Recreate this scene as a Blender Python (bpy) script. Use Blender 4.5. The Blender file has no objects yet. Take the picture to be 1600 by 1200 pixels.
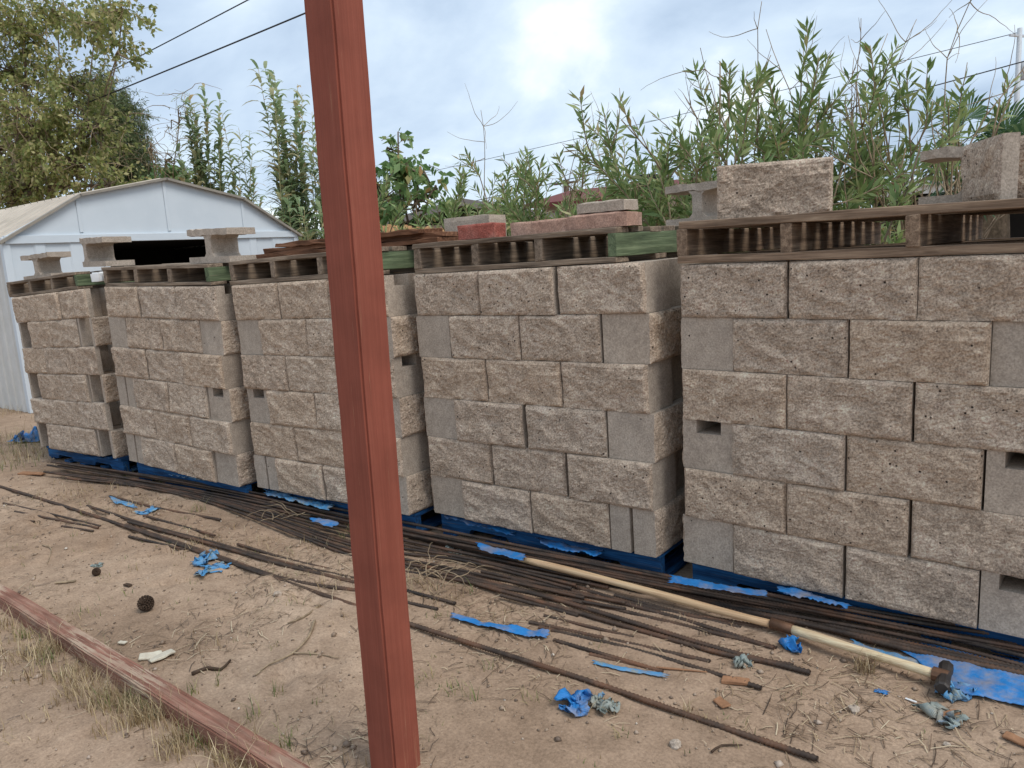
import bpy, bmesh, math, random
import numpy as np
from mathutils import Vector, Matrix, noise as mn
random.seed(7); rng = np.random.default_rng(7)
S = bpy.context.scene
COL = S.collection
R = math.radians

# ---------------------------------------------------------------- camera
FPX = 1210.4; PITCH = R(9.48); ROLL = R(-3.65); YAW = R(-37.67); CAMH = 1.356
Fv = Vector((math.sin(YAW)*math.cos(PITCH), math.cos(YAW)*math.cos(PITCH), -math.sin(PITCH)))
R0 = Vector((math.cos(YAW), -math.sin(YAW), 0)); U0 = R0.cross(Fv)
Rv = R0*math.cos(ROLL)+U0*math.sin(ROLL); Uv = -R0*math.sin(ROLL)+U0*math.cos(ROLL)
CAM = Vector((0, 0, CAMH))
cd = bpy.data.cameras.new('camera'); cam = bpy.data.objects.new('camera', cd); COL.objects.link(cam)
cd.sensor_width = 36; cd.lens = FPX/1600*36; cd.clip_start = .05; cd.clip_end = 2000
cam.matrix_world = Matrix(((Rv.x, Uv.x, -Fv.x, 0), (Rv.y, Uv.y, -Fv.y, 0), (Rv.z, Uv.z, -Fv.z, CAMH), (0, 0, 0, 1)))
S.camera = cam

# ---------------------------------------------------------------- sky, sun, exposure
SUN_EL, SUN_AZ = R(55), R(90)          # azimuth measured from +Y towards +X
w = bpy.data.worlds.new('World'); S.world = w; w.use_nodes = True
nt = w.node_tree; nt.nodes.clear()
def N(t, **kw):
    n = nt.nodes.new(t)
    for k, v in kw.items(): setattr(n, k, v)
    return n
out = N('ShaderNodeOutputWorld'); bg = N('ShaderNodeBackground'); bg.inputs[1].default_value = .1
sky = N('ShaderNodeTexSky', sky_type='NISHITA', sun_disc=False, sun_elevation=SUN_EL, sun_rotation=SUN_AZ)
tc = N('ShaderNodeTexCoord'); sp = N('ShaderNodeSeparateXYZ'); nt.links.new(tc.outputs['Generated'], sp.inputs[0])
mx = N('ShaderNodeMath', operation='MAXIMUM'); mx.inputs[1].default_value = 0; nt.links.new(sp.outputs[2], mx.inputs[0])
ad = N('ShaderNodeMath', operation='ADD'); ad.inputs[1].default_value = .4; nt.links.new(mx.outputs[0], ad.inputs[0])
dx = N('ShaderNodeMath', operation='DIVIDE'); nt.links.new(sp.outputs[0], dx.inputs[0]); nt.links.new(ad.outputs[0], dx.inputs[1])
dy = N('ShaderNodeMath', operation='DIVIDE'); nt.links.new(sp.outputs[1], dy.inputs[0]); nt.links.new(ad.outputs[0], dy.inputs[1])
cb = N('ShaderNodeCombineXYZ'); nt.links.new(dx.outputs[0], cb.inputs[0]); nt.links.new(dy.outputs[0], cb.inputs[1])
mp = N('ShaderNodeMapping'); mp.inputs['Rotation'].default_value = (0, 0, R(35)); mp.inputs['Scale'].default_value = (1.0, 1.2, 1)
mp.inputs['Location'].default_value = (8.3, 4.4, 0); nt.links.new(cb.outputs[0], mp.inputs[0])
nz = N('ShaderNodeTexNoise'); nz.inputs['Scale'].default_value = 1.6; nz.inputs['Detail'].default_value = 7; nz.inputs['Roughness'].default_value = .54; nz.inputs['Distortion'].default_value = .25
nt.links.new(mp.outputs[0], nz.inputs['Vector'])
rp = N('ShaderNodeValToRGB'); nt.links.new(nz.outputs[0], rp.inputs[0])
els = rp.color_ramp.elements
els[0].position = .37; els[0].color = (.41, .52, .67, 1)
els[1].position = .66; els[1].color = (.95, 1.0, 1.02, 1)
e = els.new(.46); e.color = (.52, .635, .78, 1)
e = els.new(.55); e.color = (.64, .755, .87, 1)
vm = N('ShaderNodeVectorMath', operation='SCALE'); vm.inputs['Scale'].default_value = 13.0; nt.links.new(rp.outputs[0], vm.inputs[0])
mix = N('ShaderNodeMix', data_type='RGBA'); mix.inputs[0].default_value = .88
nt.links.new(sky.outputs[0], mix.inputs[6]); nt.links.new(vm.outputs[0], mix.inputs[7])
nt.links.new(mix.outputs[2], bg.inputs[0]); nt.links.new(bg.outputs[0], out.inputs[0])
sd = bpy.data.lights.new('sun', 'SUN'); sd.energy = 2.2; sd.angle = R(28); sd.color = (1, .96, .9)
sun = bpy.data.objects.new('sun', sd); COL.objects.link(sun)
sdir = Vector((math.sin(SUN_AZ)*math.cos(SUN_EL), math.cos(SUN_AZ)*math.cos(SUN_EL), math.sin(SUN_EL)))
sun.rotation_euler = sdir.to_track_quat('Z', 'Y').to_euler()
S.view_settings.view_transform = 'Standard'; S.view_settings.look = 'None'; S.view_settings.exposure = 0; S.view_settings.gamma = 1

# ---------------------------------------------------------------- helpers: measuring the place from the camera's calibration
def ray(px, py): return Fv+Rv*((px-800)/FPX)-Uv*((py-600)/FPX)
def G(px, py, z=0.0):
    d = ray(px, py); return CAM+d*((z-CAMH)/d.z)
def PY(px, py, Y):
    d = ray(px, py); return CAM+d*(Y/d.y)
def PX(px, py, X):
    d = ray(px, py); return CAM+d*(X/d.x)
def PD(px, py, dep): return CAM+ray(px, py)*dep

# ---------------------------------------------------------------- helpers: materials
def newmat(name):
    m = bpy.data.materials.new(name); m.use_nodes = True
    t = m.node_tree; b = t.nodes['Principled BSDF']
    return m, t, b
def node(t, ty, ins=None, **kw):
    n = t.nodes.new(ty)
    for k, v in kw.items(): setattr(n, k, v)
    for k, v in (ins or {}).items():
        if hasattr(v, 'is_output') or isinstance(v, bpy.types.NodeSocket): t.links.new(v, n.inputs[k])
        else: n.inputs[k].default_value = v
    return n
def ramp(t, fac, stops, interp='LINEAR'):
    n = t.nodes.new('ShaderNodeValToRGB'); t.links.new(fac, n.inputs[0]); n.color_ramp.interpolation = interp
    el = n.color_ramp.elements
    while len(el) < len(stops): el.new(.5)
    for e, (p, c) in zip(el, stops):
        e.position = p; e.color = (*c, 1) if len(c) == 3 else c
    return n.outputs[0]
def mixc(t, fac, a, b, blend='MIX'):
    n = t.nodes.new('ShaderNodeMix'); n.data_type = 'RGBA'; n.blend_type = blend
    for s, v in ((0, fac), (6, a), (7, b)):
        if isinstance(v, bpy.types.NodeSocket): t.links.new(v, n.inputs[s])
        elif s == 0: n.inputs[0].default_value = v
        else: n.inputs[s].default_value = (*v, 1)
    return n.outputs[2]
def coords(t, scale=(1, 1, 1), rnd=True):
    tcn = t.nodes.new('ShaderNodeTexCoord'); src = tcn.outputs['Object']
    if rnd:
        oi = t.nodes.new('ShaderNodeObjectInfo')
        mul = node(t, 'ShaderNodeMath', {0: oi.outputs['Random'], 1: 37.0}, operation='MULTIPLY')
        src = node(t, 'ShaderNodeVectorMath', {0: src, 1: mul.outputs[0]}, operation='ADD').outputs[0]
    return node(t, 'ShaderNodeMapping', {'Vector': src, 'Scale': scale}).outputs[0]
def noi(t, vec, scale, detail=4, rough=.55, dist=0):
    return node(t, 'ShaderNodeTexNoise', {'Vector': vec, 'Scale': scale, 'Detail': detail, 'Roughness': rough, 'Distortion': dist}).outputs[0]
def bump(t, b, h, strength=.5, dist=.01, prev=None):
    n = node(t, 'ShaderNodeBump', {'Height': h, 'Strength': strength, 'Distance': dist})
    if prev is not None: t.links.new(prev, n.inputs['Normal'])
    t.links.new(n.outputs[0], b.inputs['Normal']); return n.outputs[0]
def setb(b, rough=.9, spec=.2, metal=0):
    b.inputs['Roughness'].default_value = rough; b.inputs['Specular IOR Level'].default_value = spec; b.inputs['Metallic'].default_value = metal

def concrete(name, cols, grain, pits, bstr, tint=.3):
    m, t, b = newmat(name); v = coords(t)
    big = noi(t, v, 7, 6, .6, .5); med = noi(t, v, 26, 6, .68, .3); fine = noi(t, v, 150, 4, .7)
    c = ramp(t, big, [(.3, cols[0]), (.5, cols[1]), (.7, cols[2])])
    c = mixc(t, grain*.5, c, ramp(t, med, [(.3, (.12, .115, .11)), (.5, (.5, .5, .5)), (.7, (.9, .9, .89))]), 'OVERLAY')
    c = mixc(t, grain, c, ramp(t, fine, [(.3, (.1, .095, .09)), (.5, (.5, .5, .5)), (.72, (.92, .92, .92))]), 'OVERLAY')
    oi = t.nodes.new('ShaderNodeObjectInfo')
    c = mixc(t, tint, c, ramp(t, oi.outputs['Random'], [(0, (.38, .34, .30)), (.25, (.6, .57, .54)), (.5, (.46, .44, .42)), (.75, (.62, .54, .46)), (1, (.5, .5, .5))]), 'OVERLAY')
    vo = node(t, 'ShaderNodeTexVoronoi', {'Vector': v, 'Scale': 46.0, 'Randomness': 1.0})
    near = ramp(t, vo.outputs['Distance'], [(.10, (1, 1, 1)), (.19, (0, 0, 0))])
    keep = ramp(t, vo.outputs['Color'], [(1-pits, (0, 0, 0)), (1-pits+.02, (1, 1, 1))])
    hole = node(t, 'ShaderNodeMath', {0: near, 1: keep}, operation='MULTIPLY').outputs[0]
    c = mixc(t, hole, c, (.05, .04, .033))
    t.links.new(c, b.inputs['Base Color']); setb(b, .95, .12)
    n1 = bump(t, b, noi(t, v, 60, 7, .7), bstr, .012)
    n2 = bump(t, b, fine, min(1, bstr*.9), .006, n1)
    inv = node(t, 'ShaderNodeMath', {0: 1.0, 1: hole}, operation='SUBTRACT').outputs[0]
    bump(t, b, inv, .9, .008, n2)
    return m
M = {}
M['split'] = concrete('split_concrete', [(.42, .328, .252), (.49, .388, .302), (.565, .458, .366)], .74, .26, .75, .34)
M['smooth'] = concrete('smooth_concrete', [(.37, .308, .252), (.405, .338, .276), (.445, .376, .31)], .4, .12, .22, .22)
M['paver'] = concrete('pink_paver', [(.36, .22, .17), (.42, .27, .21), (.48, .33, .27)], .5, .08, .3)
M['redbrick'] = concrete('red_brick', [(.27, .075, .055), (.34, .11, .085), (.42, .2, .16)], .5, .12, .7)

def wood(name, cols, rough=.85, sc=(1.6, 26, 26), bstr=.35, tintmix=.3, spots=None, fg=.35):
    m, t, b = newmat(name); v = coords(t, sc)
    g = noi(t, v, 2.2, 6, .62, .6)
    c = ramp(t, g, [(.3, cols[0]), (.52, cols[1]), (.72, cols[2])])
    fine = noi(t, coords(t, (sc[0]*2, sc[1]*5, sc[2]*5)), 2.0, 3, .6)
    c = mixc(t, fg, c, ramp(t, fine, [(.35, (.18, .16, .14)), (.65, (.8, .78, .75))]), 'OVERLAY')
    blot = noi(t, coords(t), 4.0, 4, .6)
    c = mixc(t, tintmix, c, ramp(t, blot, [(.35, (.25, .22, .2)), (.65, (.7, .66, .62))]), 'OVERLAY')
    if spots:
        f = ramp(t, noi(t, coords(t, (sc[0]*1.5, sc[1]*2.4, sc[2]*2.4)), 1.4, 5, .7), [(spots[1], (0, 0, 0)), (spots[1]+.05, (1, 1, 1))])
        pat = ramp(t, noi(t, coords(t), 2.3, 3, .6), [(.45, (.12, .12, .12)), (.6, (1, 1, 1))])
        f = node(t, 'ShaderNodeMath', {0: f, 1: pat}, operation='MULTIPLY').outputs[0]
        c = mixc(t, f, c, spots[0])
    t.links.new(c, b.inputs['Base Color']); setb(b, rough, .2)
    n1 = bump(t, b, g, bstr, .006); bump(t, b, fine, bstr, .002, n1)
    return m
M['pallet'] = wood('weathered_pallet_wood', [(.10, .076, .058), (.235, .183, .137), (.38, .305, .235)], tintmix=.45)
M['pallet_new'] = wood('brown_pallet_wood', [(.11, .075, .052), (.25, .178, .125), (.39, .295, .21)], tintmix=.45)
M['green'] = wood('green_painted_wood', [(.06, .08, .045), (.12, .16, .09), (.19, .235, .14)], spots=((.2, .18, .12), .63))
M['blue'] = wood('blue_painted_wood', [(.01, .03, .075), (.012, .075, .21), (.03, .15, .36)], spots=((.12, .12, .12), .58))
M['plank'] = wood('rough_brown_plank', [(.07, .035, .022), (.19, .09, .05), (.3, .165, .1)], bstr=.7)
M['cedar'] = wood('cedar_picket', [(.36, .2, .1), (.5, .3, .15), (.6, .38, .2)])
M['post'] = wood('red_stained_wood', [(.235, .068, .045), (.255, .076, .05), (.28, .087, .058)], .8, (.8, 40, 40), .16, .28, spots=((.42, .24, .14), .64), fg=.10)
M['beam'] = wood('worn_red_wood', [(.19, .085, .06), (.26, .13, .095), (.34, .21, .16)], .9, (1.6, 20, 20), .6, .35, spots=((.42, .31, .225), .47))
M['handle'] = wood('ash_handle', [(.5, .33, .19), (.6, .42, .25), (.68, .5, .32)], .6, (1.2, 30, 30), .15, .2)
M['handle_pale'] = wood('pale_handle', [(.56, .44, .27), (.66, .54, .36), (.72, .62, .44)], .6, (1.2, 30, 30), .15, .2)
M['bark'] = wood('bark', [(.09, .07, .05), (.17, .13, .095), (.26, .2, .15)], .95, (6, 6, 3), .8)
M['dead'] = wood('dead_twig', [(.2, .15, .1), (.32, .25, .17), (.42, .33, .23)], .9, (5, 5, 3), .4)

def plain(name, col, rough=.6, spec=.3, metal=0, var=.2, scale=8):
    m, t, b = newmat(name); v = coords(t)
    c = mixc(t, var, col, ramp(t, noi(t, v, scale, 6, .6), [(.3, (.25, .24, .23)), (.7, (.75, .75, .75))]), 'OVERLAY')
    t.links.new(c, b.inputs['Base Color']); setb(b, rough, spec, metal); bump(t, b, noi(t, v, scale*.9, 4, .5), .25, .02); return m
M['shed_white'] = plain('white_sheet_metal', (.57, .62, .66), .5, .4, 0, .15, 2)
M['shed_side'] = plain('grey_sheet_metal', (.58, .57, .54), .5, .4, 0, .3, 3)
M['shed_roof'] = plain('tan_sheet_metal', (.46, .40, .33), .55, .35, 0, .35, 3)
M['shed_trim'] = plain('dull_trim_metal', (.27, .24, .2), .6, .3, 0, .4, 4)
M['dark'] = plain('dark_interior', (.02, .02, .02), .9, .1)  # near-black; on the shed's inner sheets it stands in for shade
M['iron_dark'] = plain('dark_steel', (.05, .042, .038), .55, .4, .4, .6, 20)
M['iron'] = plain('rusty_iron', (.16, .085, .05), .6, .4, .5, .6, 20)
M['wire'] = plain('black_cable', (.03, .03, .032), .6, .3)
M['stucco'] = plain('tan_stucco', (.42, .34, .27), .9, .1)
M['roof_red'] = plain('red_roof', (.16, .05, .045), .8, .2)
M['roof_grey'] = plain('grey_shingle', (.22, .2, .19), .9, .1)
M['white'] = plain('white_paint', (.75, .75, .74), .6, .3)
M['galv'] = plain('galvanised_pole', (.5, .52, .54), .5, .4)
M['card'] = plain('pale_board', (.55, .5, .4), .8, .2, 0, .4, 25)
M['cone'] = plain('pine_cone_scale', (.07, .045, .03), .8, .2, 0, .5, 40)
M['chip'] = plain('bark_chip', (.3, .16, .09), .9, .1, 0, .5, 30)

def rebar_mat():
    m, t, b = newmat('rusty_rebar'); v = coords(t)
    c = ramp(t, noi(t, v, 5, 6, .65), [(.34, (.035, .03, .027)), (.5, (.08, .056, .043)), (.68, (.19, .10, .06))])
    d = ramp(t, noi(t, v, 34, 5, .7), [(.52, (0, 0, 0)), (.78, (.35, .35, .35))])
    c = mixc(t, d, c, (.25, .19, .14))
    oi = t.nodes.new('ShaderNodeObjectInfo')
    c = mixc(t, .4, c, ramp(t, oi.outputs['Random'], [(0, (.3, .3, .32)), (.5, (.5, .45, .4)), (1, (.65, .52, .42))]), 'OVERLAY')
    t.links.new(c, b.inputs['Base Color']); setb(b, .65, .35, .25)
    bump(t, b, noi(t, v, 160, 4, .6), .5, .002); return m
M['rebar'] = rebar_mat()

def tarp_mat(name, a, bcol, thr):
    m, t, b = newmat(name); v = coords(t)
    c = mixc(t, ramp(t, noi(t, v, 11, 6, .7), [(thr, (0, 0, 0)), (thr+.08, (1, 1, 1))]), a, bcol)
    wv = node(t, 'ShaderNodeTexWave', {'Vector': v, 'Scale': 120.0, 'Distortion': 1.5, 'Detail': 2.0})
    c = mixc(t, .22, c, wv.outputs[0], 'OVERLAY')
    c = mixc(t, .3, c, ramp(t, noi(t, v, 24, 4, .6), [(.3, (.25, .25, .25)), (.7, (.75, .75, .75))]), 'OVERLAY')
    c = mixc(t, ramp(t, noi(t, v, 8, 6, .7), [(.46, (0, 0, 0)), (.68, (.75, .75, .75))]), c, (.36, .28, .2))
    t.links.new(c, b.inputs['Base Color']); setb(b, .55, .35)
    n1 = bump(t, b, noi(t, v, 30, 5, .6), .5, .012); bump(t, b, wv.outputs[0], .3, .002, n1); return m
M['tarp'] = tarp_mat('blue_tarpaulin', (.02, .19, .50), (.1, .2, .34), .62)
M['tarp_faded'] = tarp_mat('faded_tarpaulin', (.08, .27, .50), (.24, .29, .28), .52)
M['tarp_grey'] = tarp_mat('grey_green_tarpaulin', (.24, .28, .26), (.12, .26, .42), .58)

def ground_mat():
    m, t, b = newmat('sandy_dirt'); v = coords(t, rnd=False)
    big = noi(t, v, .9, 6, .6, .3)
    c = ramp(t, big, [(.3, (.262, .187, .133)), (.5, (.35, .256, .188)), (.7, (.43, .328, .248))])
    med = noi(t, v, 9, 7, .66)
    c = mixc(t, .5, c, ramp(t, med, [(.32, (.3, .27, .24)), (.68, (.66, .64, .61))]), 'OVERLAY')
    fine = noi(t, v, 110, 4, .7)
    c = mixc(t, .4, c, ramp(t, fine, [(.3, (.18, .16, .14)), (.7, (.78, .76, .73))]), 'OVERLAY')
    deb = ramp(t, noi(t, v, 38, 5, .72), [(.57, (0, 0, 0)), (.66, (1, 1, 1))])
    patch = ramp(t, noi(t, v, 2.2, 4, .6), [(.42, (0, 0, 0)), (.62, (.75, .75, .75))])
    f = node(t, 'ShaderNodeMath', {0: deb, 1: patch}, operation='MULTIPLY').outputs[0]
    c = mixc(t, f, c, (.13, .085, .055))
    t.links.new(c, b.inputs['Base Color']); setb(b, .97, .08)
    n1 = bump(t, b, med, .5, .016); n2 = bump(t, b, noi(t, v, 40, 6, .7), .5, .008, n1); bump(t, b, fine, .4, .003, n2)
    return m
M['ground'] = ground_mat()

def leaf_mat(name, stops, trans=.3, rough=.5, spec=.35):
    m = bpy.data.materials.new(name); m.use_nodes = True; t = m.node_tree; b = t.nodes['Principled BSDF']
    g = t.nodes.new('ShaderNodeNewGeometry')
    c = ramp(t, g.outputs['Random Per Island'], stops)
    t.links.new(c, b.inputs['Base Color']); setb(b, rough, spec)
    if trans:
        tr = t.nodes.new('ShaderNodeBsdfTranslucent'); t.links.new(c, tr.inputs[0])
        mx = t.nodes.new('ShaderNodeMixShader'); mx.inputs[0].default_value = trans
        t.links.new(b.outputs[0], mx.inputs[1]); t.links.new(tr.outputs[0], mx.inputs[2])
        t.links.new(mx.outputs[0], t.nodes['Material Output'].inputs[0])
    return m
M['olea'] = leaf_mat('oleander_leaf', [(0, (.12, .19, .06)), (.45, (.22, .30, .105)), (.8, (.33, .39, .16)), (.95, (.42, .44, .22)), (1, (.44, .31, .14))])
M['elm'] = leaf_mat('yellowing_leaf', [(0, (.16, .20, .06)), (.4, (.28, .31, .10)), (.75, (.43, .42, .16)), (1, (.58, .5, .26))], .45)
M['cane'] = leaf_mat('cane_leaf', [(0, (.20, .28, .14)), (.45, (.33, .42, .23)), (.75, (.46, .52, .31)), (.9, (.58, .51, .31)), (1, (.6, .44, .23))], .5)
M['needle'] = leaf_mat('dark_needle', [(0, (.06, .09, .035)), (.6, (.12, .16, .06)), (1, (.2, .22, .1))])
M['broad'] = leaf_mat('broad_leaf', [(0, (.10, .19, .06)), (.5, (.19, .31, .11)), (.85, (.29, .4, .16)), (.95, (.4, .34, .13)), (1, (.4, .22, .09))], .45)
M['palm'] = leaf_mat('palm_blade', [(0, (.05, .11, .05)), (.6, (.1, .18, .085)), (1, (.18, .26, .12))])
M['canestem'] = leaf_mat('cane_stem', [(0, (.28, .27, .12)), (.5, (.42, .35, .18)), (1, (.5, .4, .24))], 0)
M['straw'] = leaf_mat('straw', [(0, (.16, .10, .055)), (.4, (.36, .26, .14)), (.8, (.52, .40, .23)), (1, (.62, .5, .32))], .15)
M['litter'] = leaf_mat('litter', [(0, (.06, .04, .028)), (.45, (.17, .11, .07)), (.75, (.36, .26, .16)), (1, (.55, .45, .31))], 0)
M['grass'] = leaf_mat('grass_blade', [(0, (.07, .11, .03)), (.4, (.15, .19, .06)), (.7, (.28, .27, .1)), (1, (.46, .38, .18))], .25)
M['pebble'] = leaf_mat('pebble', [(0, (.13, .09, .065)), (.7, (.33, .24, .17)), (.96, (.42, .33, .26)), (1, (.6, .54, .46))], 0)

# ---------------------------------------------------------------- helpers: objects and meshes
def tag(o, label=None, cat=None, group=None, kind=None):
    if label: o['label'] = label
    if cat: o['category'] = cat
    if group: o['group'] = group
    if kind: o['kind'] = kind
    return o
def link(name, data, parent=None):
    o = bpy.data.objects.new(name, data); COL.objects.link(o)
    if parent: o.parent = parent
    return o
def empty(name, mat=None):
    o = link(name, None); o.empty_display_size = .1
    if mat is not None: o.matrix_world = mat
    return o
def npmesh(name, V, Q, mat, smooth=False):
    V = np.asarray(V, dtype=np.float32).reshape(-1, 3); Q = np.asarray(Q, dtype=np.int32); k = Q.shape[1]
    me = bpy.data.meshes.new(name); me.vertices.add(len(V)); me.vertices.foreach_set('co', V.ravel())
    me.loops.add(Q.size); me.loops.foreach_set('vertex_index', Q.ravel())
    me.polygons.add(len(Q)); me.polygons.foreach_set('loop_start', np.arange(0, Q.size, k, dtype=np.int32))
    me.polygons.foreach_set('loop_total', np.full(len(Q), k, dtype=np.int32))
    if smooth: me.polygons.foreach_set('use_smooth', np.ones(len(Q), dtype=bool))
    me.update(calc_edges=True); me.validate(); me.materials.append(mat); return me
class MB:
    def __init__(s): s.v = []; s.f = []; s.m = []
    def add(s, V, F, mi=0):
        o = len(s.v); s.v += [tuple(p) for p in V]; s.f += [tuple(i+o for i in f) for f in F]; s.m += [mi]*len(F)
    def box(s, c, d, mat=None, mi=0):
        V = [Vector((c[0]+sx*d[0]/2, c[1]+sy*d[1]/2, c[2]+sz*d[2]/2)) for sz in (-1, 1) for sy in (-1, 1) for sx in (-1, 1)]
        if mat is not None: V = [mat@p for p in V]
        s.add(V, [(0, 2, 3, 1), (4, 5, 7, 6), (0, 1, 5, 4), (2, 6, 7, 3), (0, 4, 6, 2), (1, 3, 7, 5)], mi)
    def tube(s, pts, rad, n=6, cap=True, mi=0):
        pts = [Vector(p) for p in pts]; L = len(pts)
        rad = rad if hasattr(rad, '__len__') else [rad]*L
        V = []; up = Vector((.31, .17, .93))
        for i, p in enumerate(pts):
            d = (pts[min(i+1, L-1)]-pts[max(i-1, 0)])
            if d.length < 1e-9: d = Vector((0, 0, 1))
            d.normalize(); a = d.cross(up)
            if a.length < .1: a = d.cross(Vector((1, 0, 0)))
            a.normalize(); b = d.cross(a)
            V += [p+(a*math.cos(2*math.pi*k/n)+b*math.sin(2*math.pi*k/n))*rad[i] for k in range(n)]
        F = [(i*n+k, i*n+(k+1) % n, (i+1)*n+(k+1) % n, (i+1)*n+k) for i in range(L-1) for k in range(n)]
        if cap: F += [tuple(range(n))[::-1], tuple((L-1)*n+k for k in range(n))]
        s.add(V, F, mi)
    def mesh(s, name, mats, smooth=False):
        me = bpy.data.meshes.new(name); me.from_pydata(s.v, [], s.f)
        for m in (mats if isinstance(mats, (list, tuple)) else [mats]): me.materials.append(m)
        me.polygons.foreach_set('material_index', s.m)
        if smooth: me.polygons.foreach_set('use_smooth', [True]*len(s.f))
        bm = bmesh.new(); bm.from_mesh(me); bmesh.ops.recalc_face_normals(bm, faces=bm.faces); bm.to_mesh(me); bm.free()
        me.update(); return me
    def build(s, name, mats, parent=None, smooth=False): return link(name, s.mesh(name, mats, smooth), parent)
def bevel(me, wdt, seg=1):
    bm = bmesh.new(); bm.from_mesh(me); bmesh.ops.bevel(bm, geom=bm.edges[:], offset=wdt, segments=seg, affect='EDGES', clamp_overlap=True)
    bm.to_mesh(me); bm.free(); return me
def rough_board(name, L, W, T, mat, seed, jit=.0025, seg=6):
    """A sawn board, length along local x, edges slightly uneven."""
    r = random.Random(seed); mb = MB(); V = []
    for i in range(seg+1):
        x = -L/2+L*i/seg
        for (y, z) in ((-W/2, -T/2), (W/2, -T/2), (W/2, T/2), (-W/2, T/2)):
            V.append((x+(r.uniform(-.004, .004) if i in (0, seg) else 0), y+r.uniform(-jit, jit), z+r.uniform(-jit, jit)*.7))
    F = [(i*4+k, i*4+(k+1) % 4, i*4+4+(k+1) % 4, i*4+4+k) for i in range(seg) for k in range(4)]+[(0, 3, 2, 1), tuple(seg*4+k for k in range(4))]
    mb.add(V, F); return bevel(mb.mesh(name, mat), .002)
ORD = ['first', 'second', 'third', 'fourth', 'fifth', 'sixth', 'seventh', 'eighth', 'ninth', 'tenth']

# ---------------------------------------------------------------- the ground
_r = random.Random(12)
PRINTS = [(_r.uniform(-5, -.2), _r.uniform(.75, 2.1), _r.uniform(0, 6.28)) for _ in range(34)]
def prints(x, y):
    d_ = 0
    for px_, py_, a_ in PRINTS:
        dx_, dy_ = x-px_, y-py_
        if abs(dx_) < .2 and abs(dy_) < .2:
            c_, s_ = math.cos(a_), math.sin(a_); u_ = (dx_*c_+dy_*s_)/.135; v_ = (-dx_*s_+dy_*c_)/.052; q_ = u_*u_+v_*v_
            if q_ < 2.2: d_ += .017*(1-q_) if q_ < 1 else -.006*(2.2-q_)*(q_-1)*2.5
    return d_
def gz(x, y):
    v = Vector((x, y, 0))
    k = 1.0 if (-9 < x < 2 and 0 < y < 3.0) else .6
    return k*(.018*mn.noise(v*1.3)+.011*mn.noise(v*4.1+Vector((7, 3, 0)))+.005*mn.noise(v*11)+.003*mn.noise(v*27))-prints(x, y)
def axis(lo, hi, st, far):
    a = list(np.arange(lo, hi+1e-6, st)); s = st; x = hi
    b = []
    while x < far: s *= 1.22; x += s; b.append(x)
    s = st; x = lo; c = []
    while x > -far: s *= 1.22; x -= s; c.append(x)
    return c[::-1]+a+b
xs = axis(-7.5, .9, .024, 420); ys = axis(.35, 2.75, .024, 420)
Vg = [(x, y, gz(x, y) if abs(x) < 30 and abs(y) < 30 else 0) for y in ys for x in xs]
nx = len(xs); ii = np.arange((len(ys)-1)*(nx-1)); rr = ii//(nx-1)*nx+ii % (nx-1)
ground = link('ground', npmesh('ground', Vg, np.stack([rr, rr+1, rr+1+nx, rr+nx], 1), M['ground'], True)); tag(ground, kind='structure')

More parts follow.
